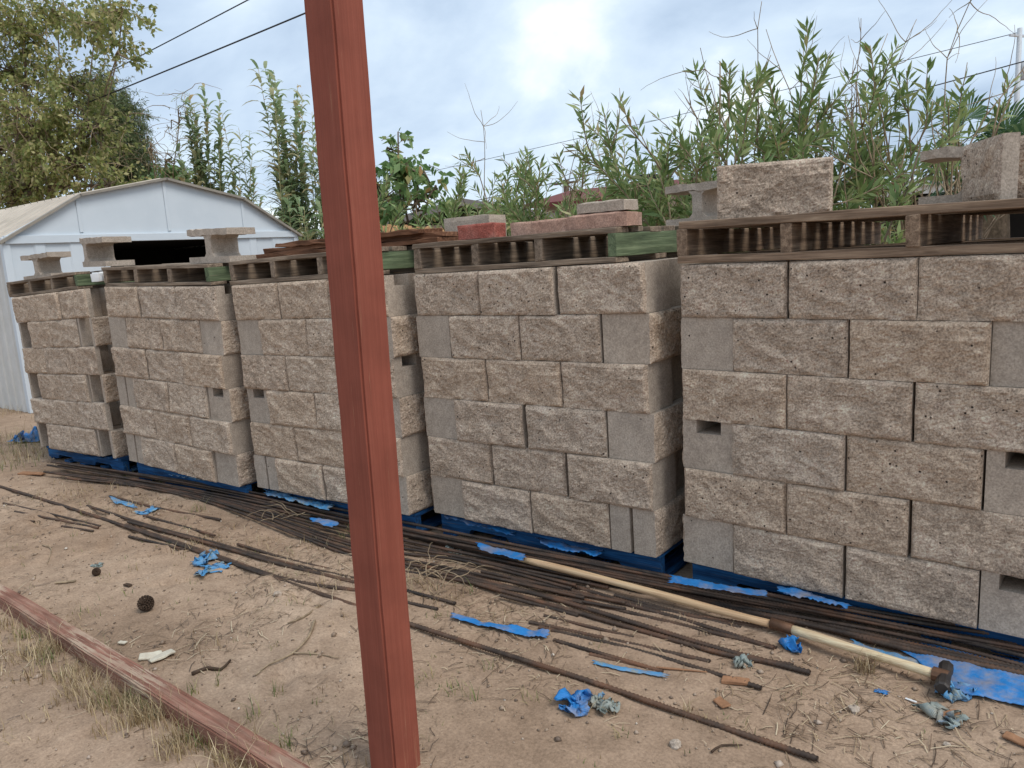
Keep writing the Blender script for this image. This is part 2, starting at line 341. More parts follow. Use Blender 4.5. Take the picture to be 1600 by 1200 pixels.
# ---------------------------------------------------------------- concrete blocks
BL, BH, BD = .3945, .1925, .194
def block_mesh(name, variant, side, seed):
    """Hollow-core wall block: split face towards -y, one end shaped as `variant` on the +x or -x side."""
    mb = MB(); r = random.Random(seed); NX, NZ = 54, 27
    L, H, D = BL, BH, BD
    def outline(open_w, depth):
        a = [(-L/2, 0), (-L/2, D), (L/2, D)]                      # back way round, front edge is left to the grid
        if open_w: a += [(L/2, D/2+open_w/2), (L/2-depth, D/2+open_w/2*.86), (L/2-depth, D/2-open_w/2*.86), (L/2, D/2-open_w/2)]
        a += [(L/2, 0)]
        return [(x*side, y) for x, y in a]
    def slab(o, z0, z1, top=True, bot=True):
        n = len(o); V = [(x, y, z0) for x, y in o]+[(x, y, z1) for x, y in o]
        F = [(i, i+1, n+i+1, n+i) for i in range(n-1)]
        if n > 4:
            F2 = [(0, 1, 2, 3, 4), (0, 4, 5), (0, 5, 6, 7)]
            F += ([tuple(n+i for i in f) for f in F2] if top else [])+([f[::-1] for f in F2] if bot else [])
        else: F += ([(n, n+1, n+2, n+3)] if top else [])+([(3, 2, 1, 0)] if bot else [])
        mb.add(V, F, 1)
    if variant == 'solid': slab(outline(0, 0), 0, H)
    elif variant == 'notch':
        slab(outline(0, 0), 0, H-.052); slab(outline(.098, .36), H-.052, H, bot=False)
    elif variant == 'groove': slab(outline(.016, .03), 0, H)
    elif variant == 'open': slab(outline(.15, .19), 0, H)
    off = Vector((r.uniform(-50, 50), r.uniform(-50, 50), r.uniform(-50, 50)))
    tilt = (r.uniform(-.006, .006), r.uniform(-.004, .006))
    V = []
    for j in range(NZ+1):
        for i in range(NX+1):
            x = -L/2+L*i/NX; z = H*j/NZ
            e = min(x+L/2, L/2-x, z, H-z)
            k = min(1, e/.010)
            p = Vector((x, z, 0))
            rdg = lambda sc, o_: 1-2*abs(mn.noise(Vector((p.x*sc*.8+p.y*sc*.5, p.y*sc*1.15, o_))+off))
            n = .55*mn.noise(p*10+off)+.35*rdg(17, 1)+.3*rdg(36, 5)+.24*rdg(68, 9)+.16*mn.noise(p*120+off)
            a = mn.noise(Vector((p.x*7+p.y*5, p.y*9, 0))+off)       # diagonal fracture ridges
            d = .011+.0095*n+.007*(1-abs(a)*2)+tilt[0]*x/.2+tilt[1]*(z-.1)/.1
            ed = .0095+.005*mn.noise(p*14+off)+.004*mn.noise(p*55+off)
            d = ed*(1-k)+max(.001, d)*k if k < 1 else max(.001, d)
            d = max(.001, d)
            V.append((x, -d, z))
    F = [(j*(NX+1)+i, j*(NX+1)+i+1, (j+1)*(NX+1)+i+1, (j+1)*(NX+1)+i) for j in range(NZ) for i in range(NX)]
    loop = [i for i in range(NX+1)]+[j*(NX+1)+NX for j in range(1, NZ+1)]+[NZ*(NX+1)+i for i in range(NX-1, -1, -1)]+[j*(NX+1) for j in range(NZ-1, 0, -1)]
    o = len(mb.v); mb.v += V; mb.f += [tuple(q+o for q in f) for f in F]; mb.m += [0]*len(F)
    o2 = len(mb.v); mb.v += [(V[i][0], 0, V[i][2]) for i in loop]; nl = len(loop)          # rim joining the broken face to the moulded body
    mb.f += [(o+loop[a], o+loop[(a+1) % nl], o2+(a+1) % nl, o2+a) for a in range(nl)]; mb.m += [1]*nl
    me = bpy.data.meshes.new(name); me.from_pydata(mb.v, [], mb.f)
    me.materials.append(M['split']); me.materials.append(M['smooth']); me.polygons.foreach_set('material_index', mb.m)
    bm = bmesh.new(); bm.from_mesh(me)
    sm = [f for f in bm.faces if f.material_index == 1]
    bmesh.ops.recalc_face_normals(bm, faces=sm)
    for f in bm.faces:
        if f.material_index == 0:
            f.normal_update()
            if f.normal.y > 0: f.normal_flip()
    bm.to_mesh(me); bm.free(); me.update(); return me
BM = {}
def bmesh_for(variant, side):
    key = (variant, side)
    if key not in BM: BM[key] = [block_mesh('concrete_block', variant, side, hash(variant) % 1 + 13*len(BM)+i*101) for i in range(9 if variant == 'solid' and side == 1 else 3)]
    if variant == 'solid': return random.choice(BM[key])
    return random.choice(BM[key])
STACKS = {  # x, y, base height, yaw, tilt, lean (degrees)
    5: (-1.266, 2.688, .115, -2.01, -.59, -.3), 4: (-2.568, 2.638, .128, -.42, .3, 0), 3: (-3.85, 2.523, .12, .84, .64, 0),
    2: (-5.157, 2.427, .153, 1.53, -1.5, .2), 1: (-6.551, 2.424, .109, .06, 1.87, .24)}
SNAME = {5: 'nearest stack', 4: 'stack right of the red post', 3: 'stack behind the red post', 2: 'second stack from left', 1: 'farthest stack'}
def smat(k):
    x, y, z, yaw, tilt, lean = STACKS[k]
    return Matrix.Translation((x, y, z))@Matrix.Rotation(R(yaw), 4, 'Z')@Matrix.Rotation(R(lean), 4, 'X')@Matrix.Rotation(-R(tilt), 4, 'Y')
COURSES = {5: ['SSS', 'HSSH', 'SSS', 'NSSN', 'SSS', 'HSSN'], 4: ['SS|S', 'HSSH', 'SSS', 'HS|SH', 'SS|S', 'HSSG'],
           3: ['SSn', 'HSSH', 'SSn', 'NSSH', 'SSS', 'GSSH'], 2: ['SS|n', 'HSSH', 'SSS', 'GSSN', 'SS|S', 'GSSH'],
           1: ['SSo', 'OSSO', 'SSo', 'OSSO', 'SSo', 'OSSO']}
DESC = {'S': 'rough split-face block', 'n': 'split-face block with notched end', 'o': 'split-face block with open end', 'H': 'plain block end',
        'N': 'block end with dark notch', 'G': 'grooved block end', 'O': 'open hollow block end'}
VAR = {'S': 'solid', 'n': 'notch', 'o': 'open', 'H': 'solid', 'N': 'notch', 'G': 'groove', 'O': 'open'}
def put_block(me, M4, label, group='concrete blocks in the stacks'):
    o = link('concrete_block', me); o.matrix_world = M4; return tag(o, label, 'concrete block', group)
for k, courses in COURSES.items():
    B = smat(k)
    for c, code in enumerate(courses):
        z = (5-c)*.194+.0005; u = 0; idx = 0; items = code.replace('|', ''); gaps = [i for i, ch in enumerate(code) if ch == '|']
        for i, ch in enumerate(items):
            wd = .2 if ch in 'HNGO' else .4
            du = random.uniform(-.0025, .0025); dv = random.uniform(-.006, .006); yw = R(random.uniform(-.5, .5))
            if gaps: du += -.004 if i < gaps[0] else .006
            if wd == .4:
                m4 = Matrix.Translation((u+.2+du, dv+.006, z))@Matrix.Rotation(yw, 4, 'Z')
                me = bmesh_for(VAR[ch], 1)
            else:
                right = u > .5
                m4 = Matrix.Translation((u+(.0+BD if right else .2-BD)+du, .2+dv, z))@Matrix.Rotation(yw+(R(90) if right else R(-90)), 4, 'Z')
                if right: m4 = Matrix.Translation((u+.197+du, .2+dv, z))@Matrix.Rotation(yw+R(90), 4, 'Z')
                else: m4 = Matrix.Translation((u+.003+du, .2+dv, z))@Matrix.Rotation(yw+R(-90), 4, 'Z')
                me = bmesh_for(VAR[ch], -1 if right else 1)
            put_block(me, B@m4, '%s, %s from left, %s course down, %s' % (DESC[ch], ORD[i], ORD[c], SNAME[k]))
            u += wd
        # the blocks behind the front row close the ring
        ring = []
        if len(items) == 3:
            ring += [('right', (1.165, .4), 1), ('right', (1.165, .8), 2), ('left', (.035, .4), 1), ('left', (.035, .8), 2)]
        else:
            ring += [('right', (1.17, .6), 2), ('left', (.03, .6), 2)]
        for sidew, (uu, vv), q in ring:
            ang = -90 if sidew == 'right' else 90
            xx = uu-BD if sidew == 'right' else uu+BD
            put_block(bmesh_for('solid', 1), B@Matrix.Translation((xx, vv+random.uniform(-.003, .003), z))@Matrix.Rotation(R(ang), 4, 'Z'),
                      'plain block, %s back on %s side, %s course down, %s' % (ORD[q], sidew, ORD[c], SNAME[k]))
        n = 2 if len(items) == 3 else 3
        for q in range(n):
            put_block(bmesh_for('solid', 1), B@Matrix.Translation((.6+(q-(n-1)/2)*.4, 1.0, z))@Matrix.Rotation(R(180), 4, 'Z'),
                      'rough block, %s along the back, %s course down, %s' % (ORD[q], ORD[c], SNAME[k]))

# ---------------------------------------------------------------- pallets
def pallet(name, label, group, M4, Wd, Dp, H, bt, mats, ns=4, nt_=8, nb=4, notched=False, stuff_seed=0):
    """Stringer pallet; local x along the boards, stringers along local y. mats = (boards, stringers, last stringer)."""
    r = random.Random(stuff_seed); root = empty(name, M4); tag(root, label, 'pallet', group)
    sh = H-2*bt
    bw = .088 if notched else .102
    bmA = [rough_board('deck_board', Wd, bw, bt, mats[0], stuff_seed*7+i, .003) for i in range(3)]
    for layer, n in ((0, nb), (1, nt_)):
        for i in range(n):
            o = link('deck_board' if layer else 'bottom_board', bmA[i % 3], root)
            o.location = (Wd/2+r.uniform(-.012, .012), bw/2+(Dp-bw)*i/(n-1), bt/2 if layer == 0 else H-bt/2)
            o.rotation_euler = (r.uniform(-.02, .02)*0, r.uniform(-.004, .004), r.uniform(-.008, .008)+(math.pi if r.random() < .5 else 0))
    for i in range(ns):
        mt = mats[2] if i == ns-1 else mats[1]
        if notched:
            mb = MB(); pr = [(-.5, 0), (-.5, 1)]+[(.5, 1), (.5, 0), (.36, 0), (.34, .42), (.16, .42), (.14, 0), (-.14, 0), (-.16, .42), (-.34, .42), (-.36, 0)]
            nn = len(pr); V = [(x*Dp, s*.02, (zz-.5)*sh) for s in (-1, 1) for x, zz in pr]
            F = [tuple(range(nn)), tuple(range(nn, 2*nn))]+[(a, (a+1) % nn, nn+(a+1) % nn, nn+a) for a in range(nn)]
            mb.add(V, F); me = mb.mesh('stringer', mt)
        else: me = rough_board('stringer', Dp, .04, sh, mt, stuff_seed*5+i+50, .003)
        o = link('stringer', me, root); o.location = (.02+(Wd-.04)*i/(ns-1), Dp/2+r.uniform(-.006, .006), H/2); o.rotation_euler = (0, 0, R(90))
    return root
ST = 6*.194
pl = {5: (-.012, 1.2, .152, .028, 'pallet_new', 'pallet_new'), 4: (.012, 1.07, .135, .022, 'pallet', 'green'), 3: (-.015, 1.14, .13, .022, 'pallet', 'green'),
      2: (-.01, 1.16, .12, .02, 'pallet', 'green'), 1: (-.06, 1.12, .115, .02, 'pallet', 'green')}
PLAB = {5: 'brown wooden pallet lying on top of the nearest stack', 4: 'grey wooden pallet with green side carrying the pink pavers', 3: 'wooden pallet with green side, half hidden by red post',
        2: 'wooden pallet with green side on second stack from left', 1: 'tilted wooden pallet on the farthest stack by the shed'}
PTOP = {}
for k, (u0, Wd, H, bt, ma, mg) in pl.items():
    M4 = smat(k)@Matrix.Translation((u0, .0 if k != 5 else -.012, ST+.003))@Matrix.Rotation(R({5: -.4, 4: .6, 3: .5, 2: .3, 1: .8}[k]), 4, 'Z')
    pallet('wooden_pallet', PLAB[k], 'wooden pallets on top of the stacks', M4, Wd, 1.08, H, bt, (M[ma], M['pallet' if k != 5 else 'pallet_new'], M[mg]), stuff_seed=k)
    PTOP[k] = M4@Matrix.Translation((0, 0, H+.002))
for k in STACKS:
    x, y, z, yaw, tilt, lean = STACKS[k]
    h = z-.004
    M4 = Matrix.Translation((x, y, .002))@Matrix.Rotation(R(yaw), 4, 'Z')@Matrix.Rotation(-R(tilt)*.6, 4, 'Y')@Matrix.Translation((1.2, .05, 0))@Matrix.Rotation(R(90), 4, 'Z')
    pallet('blue_pallet', 'blue painted pallet under the %s' % SNAME[k], 'blue pallets under the stacks', M4, 1.0, 1.2, h, .019, (M['blue'],)*3, ns=3, nt_=8, nb=5, notched=True, stuff_seed=20+k)

# ---------------------------------------------------------------- red post and red ground beam
def long_timber(name, L, W, T, mat, seed, seg=40, wob=.0016, bev=.006):
    r = random.Random(seed); mb = MB(); V = []
    for i in range(seg+1):
        x = L*i/seg; n = Vector((x*2.3, seed, 0))
        oy, oz = wob*1.5*mn.noise(n), wob*1.5*mn.noise(n+Vector((0, 9, 0)))
        for (y, z) in ((-W/2, -T/2), (W/2, -T/2), (W/2, T/2), (-W/2, T/2)):
            V.append((x, y+oy+r.uniform(-1, 1)*wob*.35, z+oz+r.uniform(-1, 1)*wob*.35))
    F = [(i*4+k, i*4+(k+1) % 4, i*4+4+(k+1) % 4, i*4+4+k) for i in range(seg) for k in range(4)]+[(0, 3, 2, 1), tuple(seg*4+k for k in range(4))]
    mb.add(V, F); me = mb.mesh(name, mat)
    bm = bmesh.new(); bm.from_mesh(me)
    ed = [e for e in bm.edges if abs((e.verts[0].co-e.verts[1].co).normalized().x) > .9]
    bmesh.ops.bevel(bm, geom=ed, offset=bev, segments=2, affect='EDGES'); bm.to_mesh(me); bm.free(); return me
pb = G(618.5, 1200)
d = ray(521, 0); hd = Vector((d.x, d.y, 0)); tpar = (pb.x*hd.x+pb.y*hd.y)/hd.length_squared; pt = CAM+d*tpar
ax = (pt-pb).normalized(); pb2 = pb-ax*.12
xa = ax; ya = Vector((1, 0, 0)); ya = (ya-xa*ya.dot(xa)).normalized(); za = xa.cross(ya)
PW = .1
po = link('red_post', long_timber('red_post', 2.75, PW, PW, M['post'], 3))
po.matrix_world = Matrix(((xa.x, ya.x, za.x, pb2.x), (xa.y, ya.y, za.y, pb2.y), (xa.z, ya.z, za.z, pb2.z), (0, 0, 0, 1)))
tag(po, 'leaning square red-stained timber post crossing the whole view', 'post')
b0 = G(0, 922, .055); b1 = G(452, 1196, .055)
dirb = (b1-b0).normalized(); st = b0-dirb*1.2; Lb = (b1-b0).length+1.2+.14
ang = math.atan2(dirb.y, dirb.x)
be = link('red_beam', long_timber('red_beam', Lb, .07, .075, M['beam'], 5, 50, .003, .005)); be.location = (st.x, st.y, .019); be.rotation_euler = (0, 0, ang)
tag(be, 'worn red timber beam lying on the dirt at lower left', 'beam')

# ---------------------------------------------------------------- loose blocks and bricks lying on the pallets
def hblock(name, label, M4, web=0.0, webt=.05, L=.39, seed=0):
    """Open-ended block lying on a face shell: two shells joined by one web."""
    mb = MB(); r = random.Random(seed); T = .036; H = .194; D = .19
    def shell(z0, z1, rough):
        n = 12; V = []
        for i in range(n+1):
            for y, z in ((-D/2, z0), (D/2, z0), (D/2, z1), (-D/2, z1)):
                j = .0035*(1 if rough else .3)
                V.append((-L/2+L*i/n, y+r.uniform(-j, j), z+(r.uniform(-j, j)*1.3 if rough else 0)))
        F = [(i*4+k, i*4+(k+1) % 4, i*4+4+(k+1) % 4, i*4+4+k) for i in range(n) for k in range(4)]+[(0, 3, 2, 1), tuple(n*4+k for k in range(4))]
        mb.add(V, F)
    shell(0, T, False); shell(H-T, H, True)
    wx = web*(L/2-webt/2); f = .02
    pr = [(wx-webt/2-f, T-.001), (wx+webt/2+f, T-.001), (wx+webt/2, T+f), (wx+webt/2, H-T-f), (wx+webt/2+f, H-T+.001), (wx-webt/2-f, H-T+.001), (wx-webt/2, H-T-f), (wx-webt/2, T+f)]
    pr = [(max(-L/2+.002, min(L/2-.002, x)), z) for x, z in pr]
    n = len(pr); V = [(x, s*(D/2-.004), z) for s in (-1, 1) for x, z in pr]
    mb.add(V, [tuple(range(n)), tuple(range(n, 2*n))]+[(a, (a+1) % n, n+(a+1) % n, n+a) for a in range(n)])
    o = mb.build(name, M['smooth']); o.matrix_world = M4; return tag(o, label, 'concrete block', 'loose blocks on the pallets')
def on(k, px, py, v, yaw=0, dz=0):
    """Place on pallet k where the sight line to (px,py) passes at depth v behind the pallet's front edge."""
    inv = PTOP[k]; fr = inv@Vector((.5, v, 0)); nrm = (inv.to_3x3()@Vector((0, 1, 0)))
    dd = ray(px, py); tt = (fr-CAM).dot(nrm)/dd.dot(nrm); p = inv.inverted()@(CAM+dd*tt)
    return inv@Matrix.Translation((p.x, v, dz))@Matrix.Rotation(R(yaw), 4, 'Z')
hblock('open_block', 'small I-shaped concrete block on the farthest stack', on(1, 74, 415, .28, 8), 0, .05, .36, 1)
hblock('open_block', 'C-shaped concrete block on second pallet from left', on(2, 168, 400, .22, -6), -.8, .05, .39, 2)
hblock('open_block', 'tall I-shaped block in front of the dark shed doorway', on(2, 347, 385, .2, 0), 0, .055, .39, 3)
hblock('open_block', 'I-shaped block half hidden behind the big upright block', on(4, 1108, 320, .95, -4), -.1, .05, .36, 4)
hblock('open_block', 'I-shaped block beside the upright slab on nearest stack', on(5, 1533, 290, .5, -3), -.05, .05, .34, 5)
put_block(BM[('solid', 1)][3], on(5, 1209, 300, .2, 20), 'big split-face block standing alone on the nearest pallet', 'loose blocks on the pallets').name = 'loose_block'
# thin split slab on edge
mb = MB(); r = random.Random(4); Ls, Hs, Ts = .30, .19, .045
for a in range(1):
    n = 14; m2 = 10; V = []
    for j in range(m2+1):
        for i in range(n+1):
            x = -Ls/2+Ls*i/n; z = Hs*j/m2; e = min(x+Ls/2, Ls/2-x, z, Hs-z); q = Vector((x*20, z*20, 3))
            V.append((x, -Ts/2-(.004+.012*(.5+mn.fractal(q, 1, 2, 4)))*min(1, e/.015), z))
    mb.add(V, [(j*(n+1)+i, j*(n+1)+i+1, (j+1)*(n+1)+i+1, (j+1)*(n+1)+i) for j in range(m2) for i in range(n)], 0)
mb.add([(-Ls/2, -Ts/2, 0), (-Ls/2, Ts/2, 0), (Ls/2, Ts/2, 0), (Ls/2, -Ts/2, 0), (-Ls/2, -Ts/2, Hs), (-Ls/2, Ts/2, Hs), (Ls/2, Ts/2, Hs), (Ls/2, -Ts/2, Hs)],
       [(0, 1, 2, 3), (4, 5, 6, 7), (0, 1, 5, 4), (1, 2, 6, 5), (2, 3, 7, 6)], 1)
sl = mb.build('concrete_slab', [M['split'], M['smooth']]); sl.matrix_world = on(5, 1545, 280, .26, -61); tag(sl, 'upright split-face slab seen edge-on at right of nearest pallet', 'concrete slab', 'loose blocks on the pallets')
put_block(BM[('solid', 1)][5], on(5, 1676, 280, .30, 0), 'block cut by the right edge, on the nearest pallet', 'loose blocks on the pallets').name = 'loose_block'
def brick(name, label, M4, L, W, H, mat, seed, rnd=.008, cat='paver'):
    mb = MB(); mb.box((0, 0, H/2), (L, W, H)); me = mb.mesh(name, mat)
    bm = bmesh.new(); bm.from_mesh(me); bmesh.ops.subdivide_edges(bm, edges=bm.edges[:], cuts=5, use_grid_fill=True)
    for v in bm.verts:
        n = mn.noise_vector(v.co*22+Vector((seed*3.3, 0, 0)))*.003
        e = sum([abs(abs(v.co.x)-L/2) < 1e-4, abs(abs(v.co.y)-W/2) < 1e-4, v.co.z > H-1e-4])
        if e >= 2: n += Vector((-math.copysign(rnd*.4, v.co.x) if abs(abs(v.co.x)-L/2) < 1e-4 else 0, -math.copysign(rnd*.4, v.co.y) if abs(abs(v.co.y)-W/2) < 1e-4 else 0, -rnd*.4 if v.co.z > H-1e-4 else 0))
        v.co += n
    for f in bm.faces: f.smooth = False
    bm.to_mesh(me); bm.free(); o = link(name, me); o.matrix_world = M4; return tag(o, label, cat, 'loose bricks and pavers on the pallets')
brick('red_brick', 'rough red brick at the front of the pallet', on(4, 753, 365, .07, 4), .2, .1, .064, M['redbrick'], 1, cat='brick')
brick('paver', 'long pinkish paver lying beside the rounded paver', on(4, 857, 355, .16, 2), .31, .14, .056, M['paver'], 2)
brick('paver', 'rounded pinkish paver carrying a thin grey piece', on(4, 945, 348, .12, 3), .275, .16, .06, M['paver'], 3, .02)
brick('paver', 'thin grey concrete piece on the rounded paver', on(4, 949, 332, .12, 0, .062), .22, .12, .042, M['smooth'], 4)
brick('grey_block', 'grey concrete piece behind the red brick', on(4, 742, 345, .8, 8), .3, .19, .15, M['smooth'], 5, cat='concrete block')
brick('loose_stone', 'pale broken lump between the two leftmost pallets', on(1, 155, 438, .0, 20, -.085), .085, .06, .06, M['white'], 6, .03, 'stone')
# brown planks piled on the pallet behind the post
for i, (dz, du, ln, wdt, yw, v) in enumerate([(.0, 0, 1.25, .3, 6, .35), (.026, .04, 1.2, .28, 7.5, .36), (.05, -.02, 1.0, .2, 5, .30), (.0, .05, 1.1, .2, 5, .75)]):
    m4 = on(3, 560, 380, v, yw, dz+.014)@Matrix.Translation((du, 0, 0))
    o = link('brown_plank', rough_board('brown_plank', ln, wdt, .024, M['plank'], 70+i, .006, 16)); o.matrix_world = m4
    tag(o, ['widest rough brown plank lying at the bottom of the pile', 'middle rough brown plank in the pile', 'narrow rough brown plank on top of the pile', 'rough brown plank lying behind the pile'][i], 'plank', 'brown planks behind the post')

# ---------------------------------------------------------------- steel reinforcing bars on the ground
def spline(pts, step):
    P = [np.array(p) for p in pts]
    if len(P) == 2: P = [P[0], P[0]*.67+P[1]*.33, P[0]*.33+P[1]*.67, P[1]]
    P = [2*P[0]-P[1]]+P+[2*P[-1]-P[-2]]; out = []
    for i in range(1, len(P)-2):
        L = np.linalg.norm(P[i+1]-P[i]); n = max(2, int(L/step)); t = np.linspace(0, 1, n, endpoint=False)[:, None]
        a, b, c, d_ = P[i-1], P[i], P[i+1], P[i+2]
        out.append(.5*((2*b)+(-a+c)*t+(2*a-5*b+4*c-d_)*t**2+(-a+3*b-3*c+d_)*t**3))
    out.append(P[-2][None, :]); return np.vstack(out)
def rebar(label, pix, z, rad=.0065, group='reinforcing bars on the ground', step=.0065):
    pts = [G(px, py, z+rad) for px, py in pix]
    for i in range(1, len(pts)-1): pts[i].z += random.uniform(-.004, .004)
    P = spline([tuple(p) for p in pts], step); n = 6
    T = np.gradient(P, axis=0); T /= np.linalg.norm(T, axis=1)[:, None]+1e-9
    A = np.cross(T, [0, 0, 1.]); A /= np.linalg.norm(A, axis=1)[:, None]+1e-9; Bn = np.cross(A, T)
    rr_ = rad*np.where(np.arange(len(P)) % 2 == 0, .84, 1.2)
    rr_[0] = rr_[-1] = rad*.9
    ang_ = np.arange(n)*2*np.pi/n
    V = P[:, None, :]+rr_[:, None, None]*(np.cos(ang_)[None, :, None]*A[:, None, :]+np.sin(ang_)[None, :, None]*Bn[:, None, :])
    o0 = P.mean(0); m = len(P); i_ = np.repeat(np.arange(m-1), n); k_ = np.tile(np.arange(n), m-1)
    Q = np.stack([i_*n+k_, i_*n+(k_+1) % n, (i_+1)*n+(k_+1) % n, (i_+1)*n+k_], 1)
    caps = np.array([[0, 1, 2, 3], [0, 3, 4, 5]]); Q = np.vstack([Q, caps, caps[:, ::-1]+(m-1)*n])
    o = link('rebar', npmesh('rebar', (V-o0).reshape(-1, 3), Q, M['rebar'])); o.location = o0
    return tag(o, label, 'rebar', group)
# the thick bundle along the foot of the stacks (back to front)
for i in range(8):
    f = i/7; j = lambda s=3: random.uniform(-s, s)
    rebar('rusty rebar on top of the dense bundle, %s counted from the stacks' % ORD[i],
          [(85+j(12), 720+f*10+j()), (330, 757+f*17+j()), (640, 818+f*26+j(4)), (1050, 902+f*22+j(4)), (1400+j(10), 962+f*26+j(4)), (1680+j(60), 1004+f*42+j(4))],
          .07-.045*f, .0066)
for i in range(9):
    f = i/8; j = lambda s=3: random.uniform(-s, s)
    rebar('dark rebar in the lower front of the dense bundle, %s counted from the stacks' % ORD[i],
          [(70+55*f+j(10), 736+f*12+j()), (300, 765+f*12+j()), (560, 822+f*52+j(4)), (720, 852+f*56+j(6)), (900+60*f+j(60), 898+f*54+j(6))],
          .022-.016*f, .0066)
SB = [
    ('long lone bar running from left edge to bottom right, nearest the camera', [(-40, 748), (140, 803), (560, 947), (900, 1058), (1120, 1132), (1278, 1186)], .002, .0085),
    ('short thin bar half buried at left, uppermost of three', [(5, 786), (80, 803), (157, 822)], -.004, .006),
    ('short thin bar half buried at left, middle of three', [(23, 799), (154, 825)], -.004, .006),
    ('tiny bar end just showing at the left edge', [(12, 810), (54, 815)], -.005, .006),
    ('short buried bar below the three at left', [(96, 822), (146, 830)], -.005, .006),
    ('bar just above the long lone bar, left of the post', [(136, 790), (240, 824), (350, 853), (450, 884)], 0, .007),
    ('thick bar touching the long lone bar, left of post', [(196, 820), (340, 868), (450, 905), (575, 925)], .004, .0085),
    ('bar beside the faded tarp scrap, left of post', [(200, 815), (330, 850), (430, 880), (575, 915)], .002, .0085),
    ('short bar below the thick pair at left', [(201, 838), (290, 859)], -.003, .0065),
    ('thin bar behind the pale blue scrap at far left', [(171, 775), (250, 794), (345, 812)], -.002, .007),
    ('thin bar under dry straw left of the post', [(224, 805), (336, 837)], -.003, .0065),
    ('bar ending in dirt left of the post', [(371, 850), (450, 874), (530, 893)], -.002, .007),
    ('second bar ending in dirt left of the post', [(385, 862), (470, 886), (560, 905)], -.001, .007),
    ('thick bar right of post ending near the grey tarp crumple', [(700, 893), (860, 935), (1000, 977), (1120, 1012), (1266, 1051)], .004, .009),
    ('twin of the thick bar ending near grey crumple', [(719, 905), (880, 950), (1020, 990), (1140, 1023), (1240, 1040)], .002, .0085),
    ('bar running under the wooden handle to the collar', [(752, 893), (900, 924), (1050, 963), (1210, 1013)], .003, .008),
    ('short bar left of the blue strip end', [(782, 930), (840, 944), (904, 962)], -.002, .007),
    ('thin rusty bar above the blue strip', [(850, 962), (990, 996)], -.003, .006),
    ('rusty bar ending right of the blue strip', [(827, 972), (960, 1000), (1110, 1034)], -.002, .0075),
    ('rusty bar reaching the tan bark chips', [(842, 980), (1000, 1017), (1190, 1075)], -.002, .0075),
    ('bar starting at the tip of the blue strip', [(865, 1000), (950, 1026), (1036, 1050)], -.002, .007),
    ('thin bar below the bar at blue strip tip', [(921, 1022), (1032, 1048)], -.003, .006),
    ('thin bar end close to the post, upper', [(632, 922), (712, 943)], -.002, .007),
    ('thin bar end close to the post, lower', [(620, 938), (684, 952)], -.002, .007),
    ('dark bar along the front of the wooden handle', [(700, 868), (860, 905), (1000, 945), (1200, 982)], .002, .009),
    ('dark bar behind the wooden handle', [(640, 838), (860, 890), (1080, 940), (1300, 985), (1560, 1040)], .006, .0095),
    ('short bar tip below the wooden handle', [(960, 930), (1060, 958), (1158, 981)], 0, .008),
    ('bar half sunk between handle and thick bars', [(800, 905), (960, 950), (1100, 985), (1214, 1013)], -.001, .008),
    ('heavy bar at right, above the big blue tarp', [(1050, 918), (1240, 962), (1420, 1005), (1680, 1062)], .012, .0105),
    ('second heavy bar at right, above the big blue tarp', [(1060, 927), (1240, 970), (1420, 1014), (1680, 1070)], .006, .0105),
    ('third heavy bar at right, nearest the blue tarp', [(1080, 936), (1300, 984), (1480, 1022), (1680, 1066)], .012, .0095),
    ('reddish bar just under the nearest blue pallet', [(1212, 930), (1400, 972), (1690, 1030)], .012, .0075),
]
for lb, pix, z, rd in SB: rebar(lb, pix, z, rd)
# ---------------------------------------------------------------- long wooden tool with a hammer head
root = empty('long_hammer'); tag(root, 'long wooden handled hammer lying on the rebar', 'hammer')
p0, p1, p2 = G(812, 873, .05), G(1207, 974, .045), G(1464, 1054, .035)
dr = (p1-p0).normalized()
mb = MB(); mb.tube([p0+(p1-p0)*t+Vector((0, 0, .004*math.sin(t*5))) for t in np.linspace(0, 1, 14)], [.011]+[.0145+.0012*math.sin(i) for i in range(12)]+[.0145], 12); mb.build('handle', M['handle'], root, True)
c1 = p1+(p2-p1).normalized()*.07
mb = MB(); mb.tube([p1-dr*.006, p1-dr*.005, c1, c1+dr*.001], [.015, .0185, .0185, .015], 14); mb.build('collar', M['iron'], root, True)
mb = MB(); mb.tube([c1+(p2-c1)*t for t in np.linspace(-.02, 1, 12)], [.015, .0163, .0166, .016, .015, .0142, .014, .014, .0143, .0147, .015, .015], 12); mb.build('lower_handle', M['handle_pale'], root, True)
d2 = (p2-c1).normalized(); sd2 = Vector((0, 0, 1)).cross(d2).normalized(); hc = p2+d2*.02
hd_ax = (G(1478, 1100, .03)-G(1489, 1038, .03)).normalized()
mb = MB(); mb.tube([hc-hd_ax*.073, hc-hd_ax*.067, hc-hd_ax*.045, hc-hd_ax*.024, hc+hd_ax*.024, hc+hd_ax*.045, hc+hd_ax*.067, hc+hd_ax*.073], [.016, .021, .021, .0185, .0185, .021, .021, .016], 8); hm = mb.build('hammer_head', M['iron_dark'], root); hm['label'] = 'dark steel hammer head'
mb = MB(); mb.tube([hc-hd_ax*.0735, hc-hd_ax*.075], [.0155, .013], 8); mb.build('striking_face', M['galv'], hm)
mb = MB(); mb.tube([p2-d2*.012, p2+d2*.03], .021, 10); mb.build('head_band', M['iron'], hm)

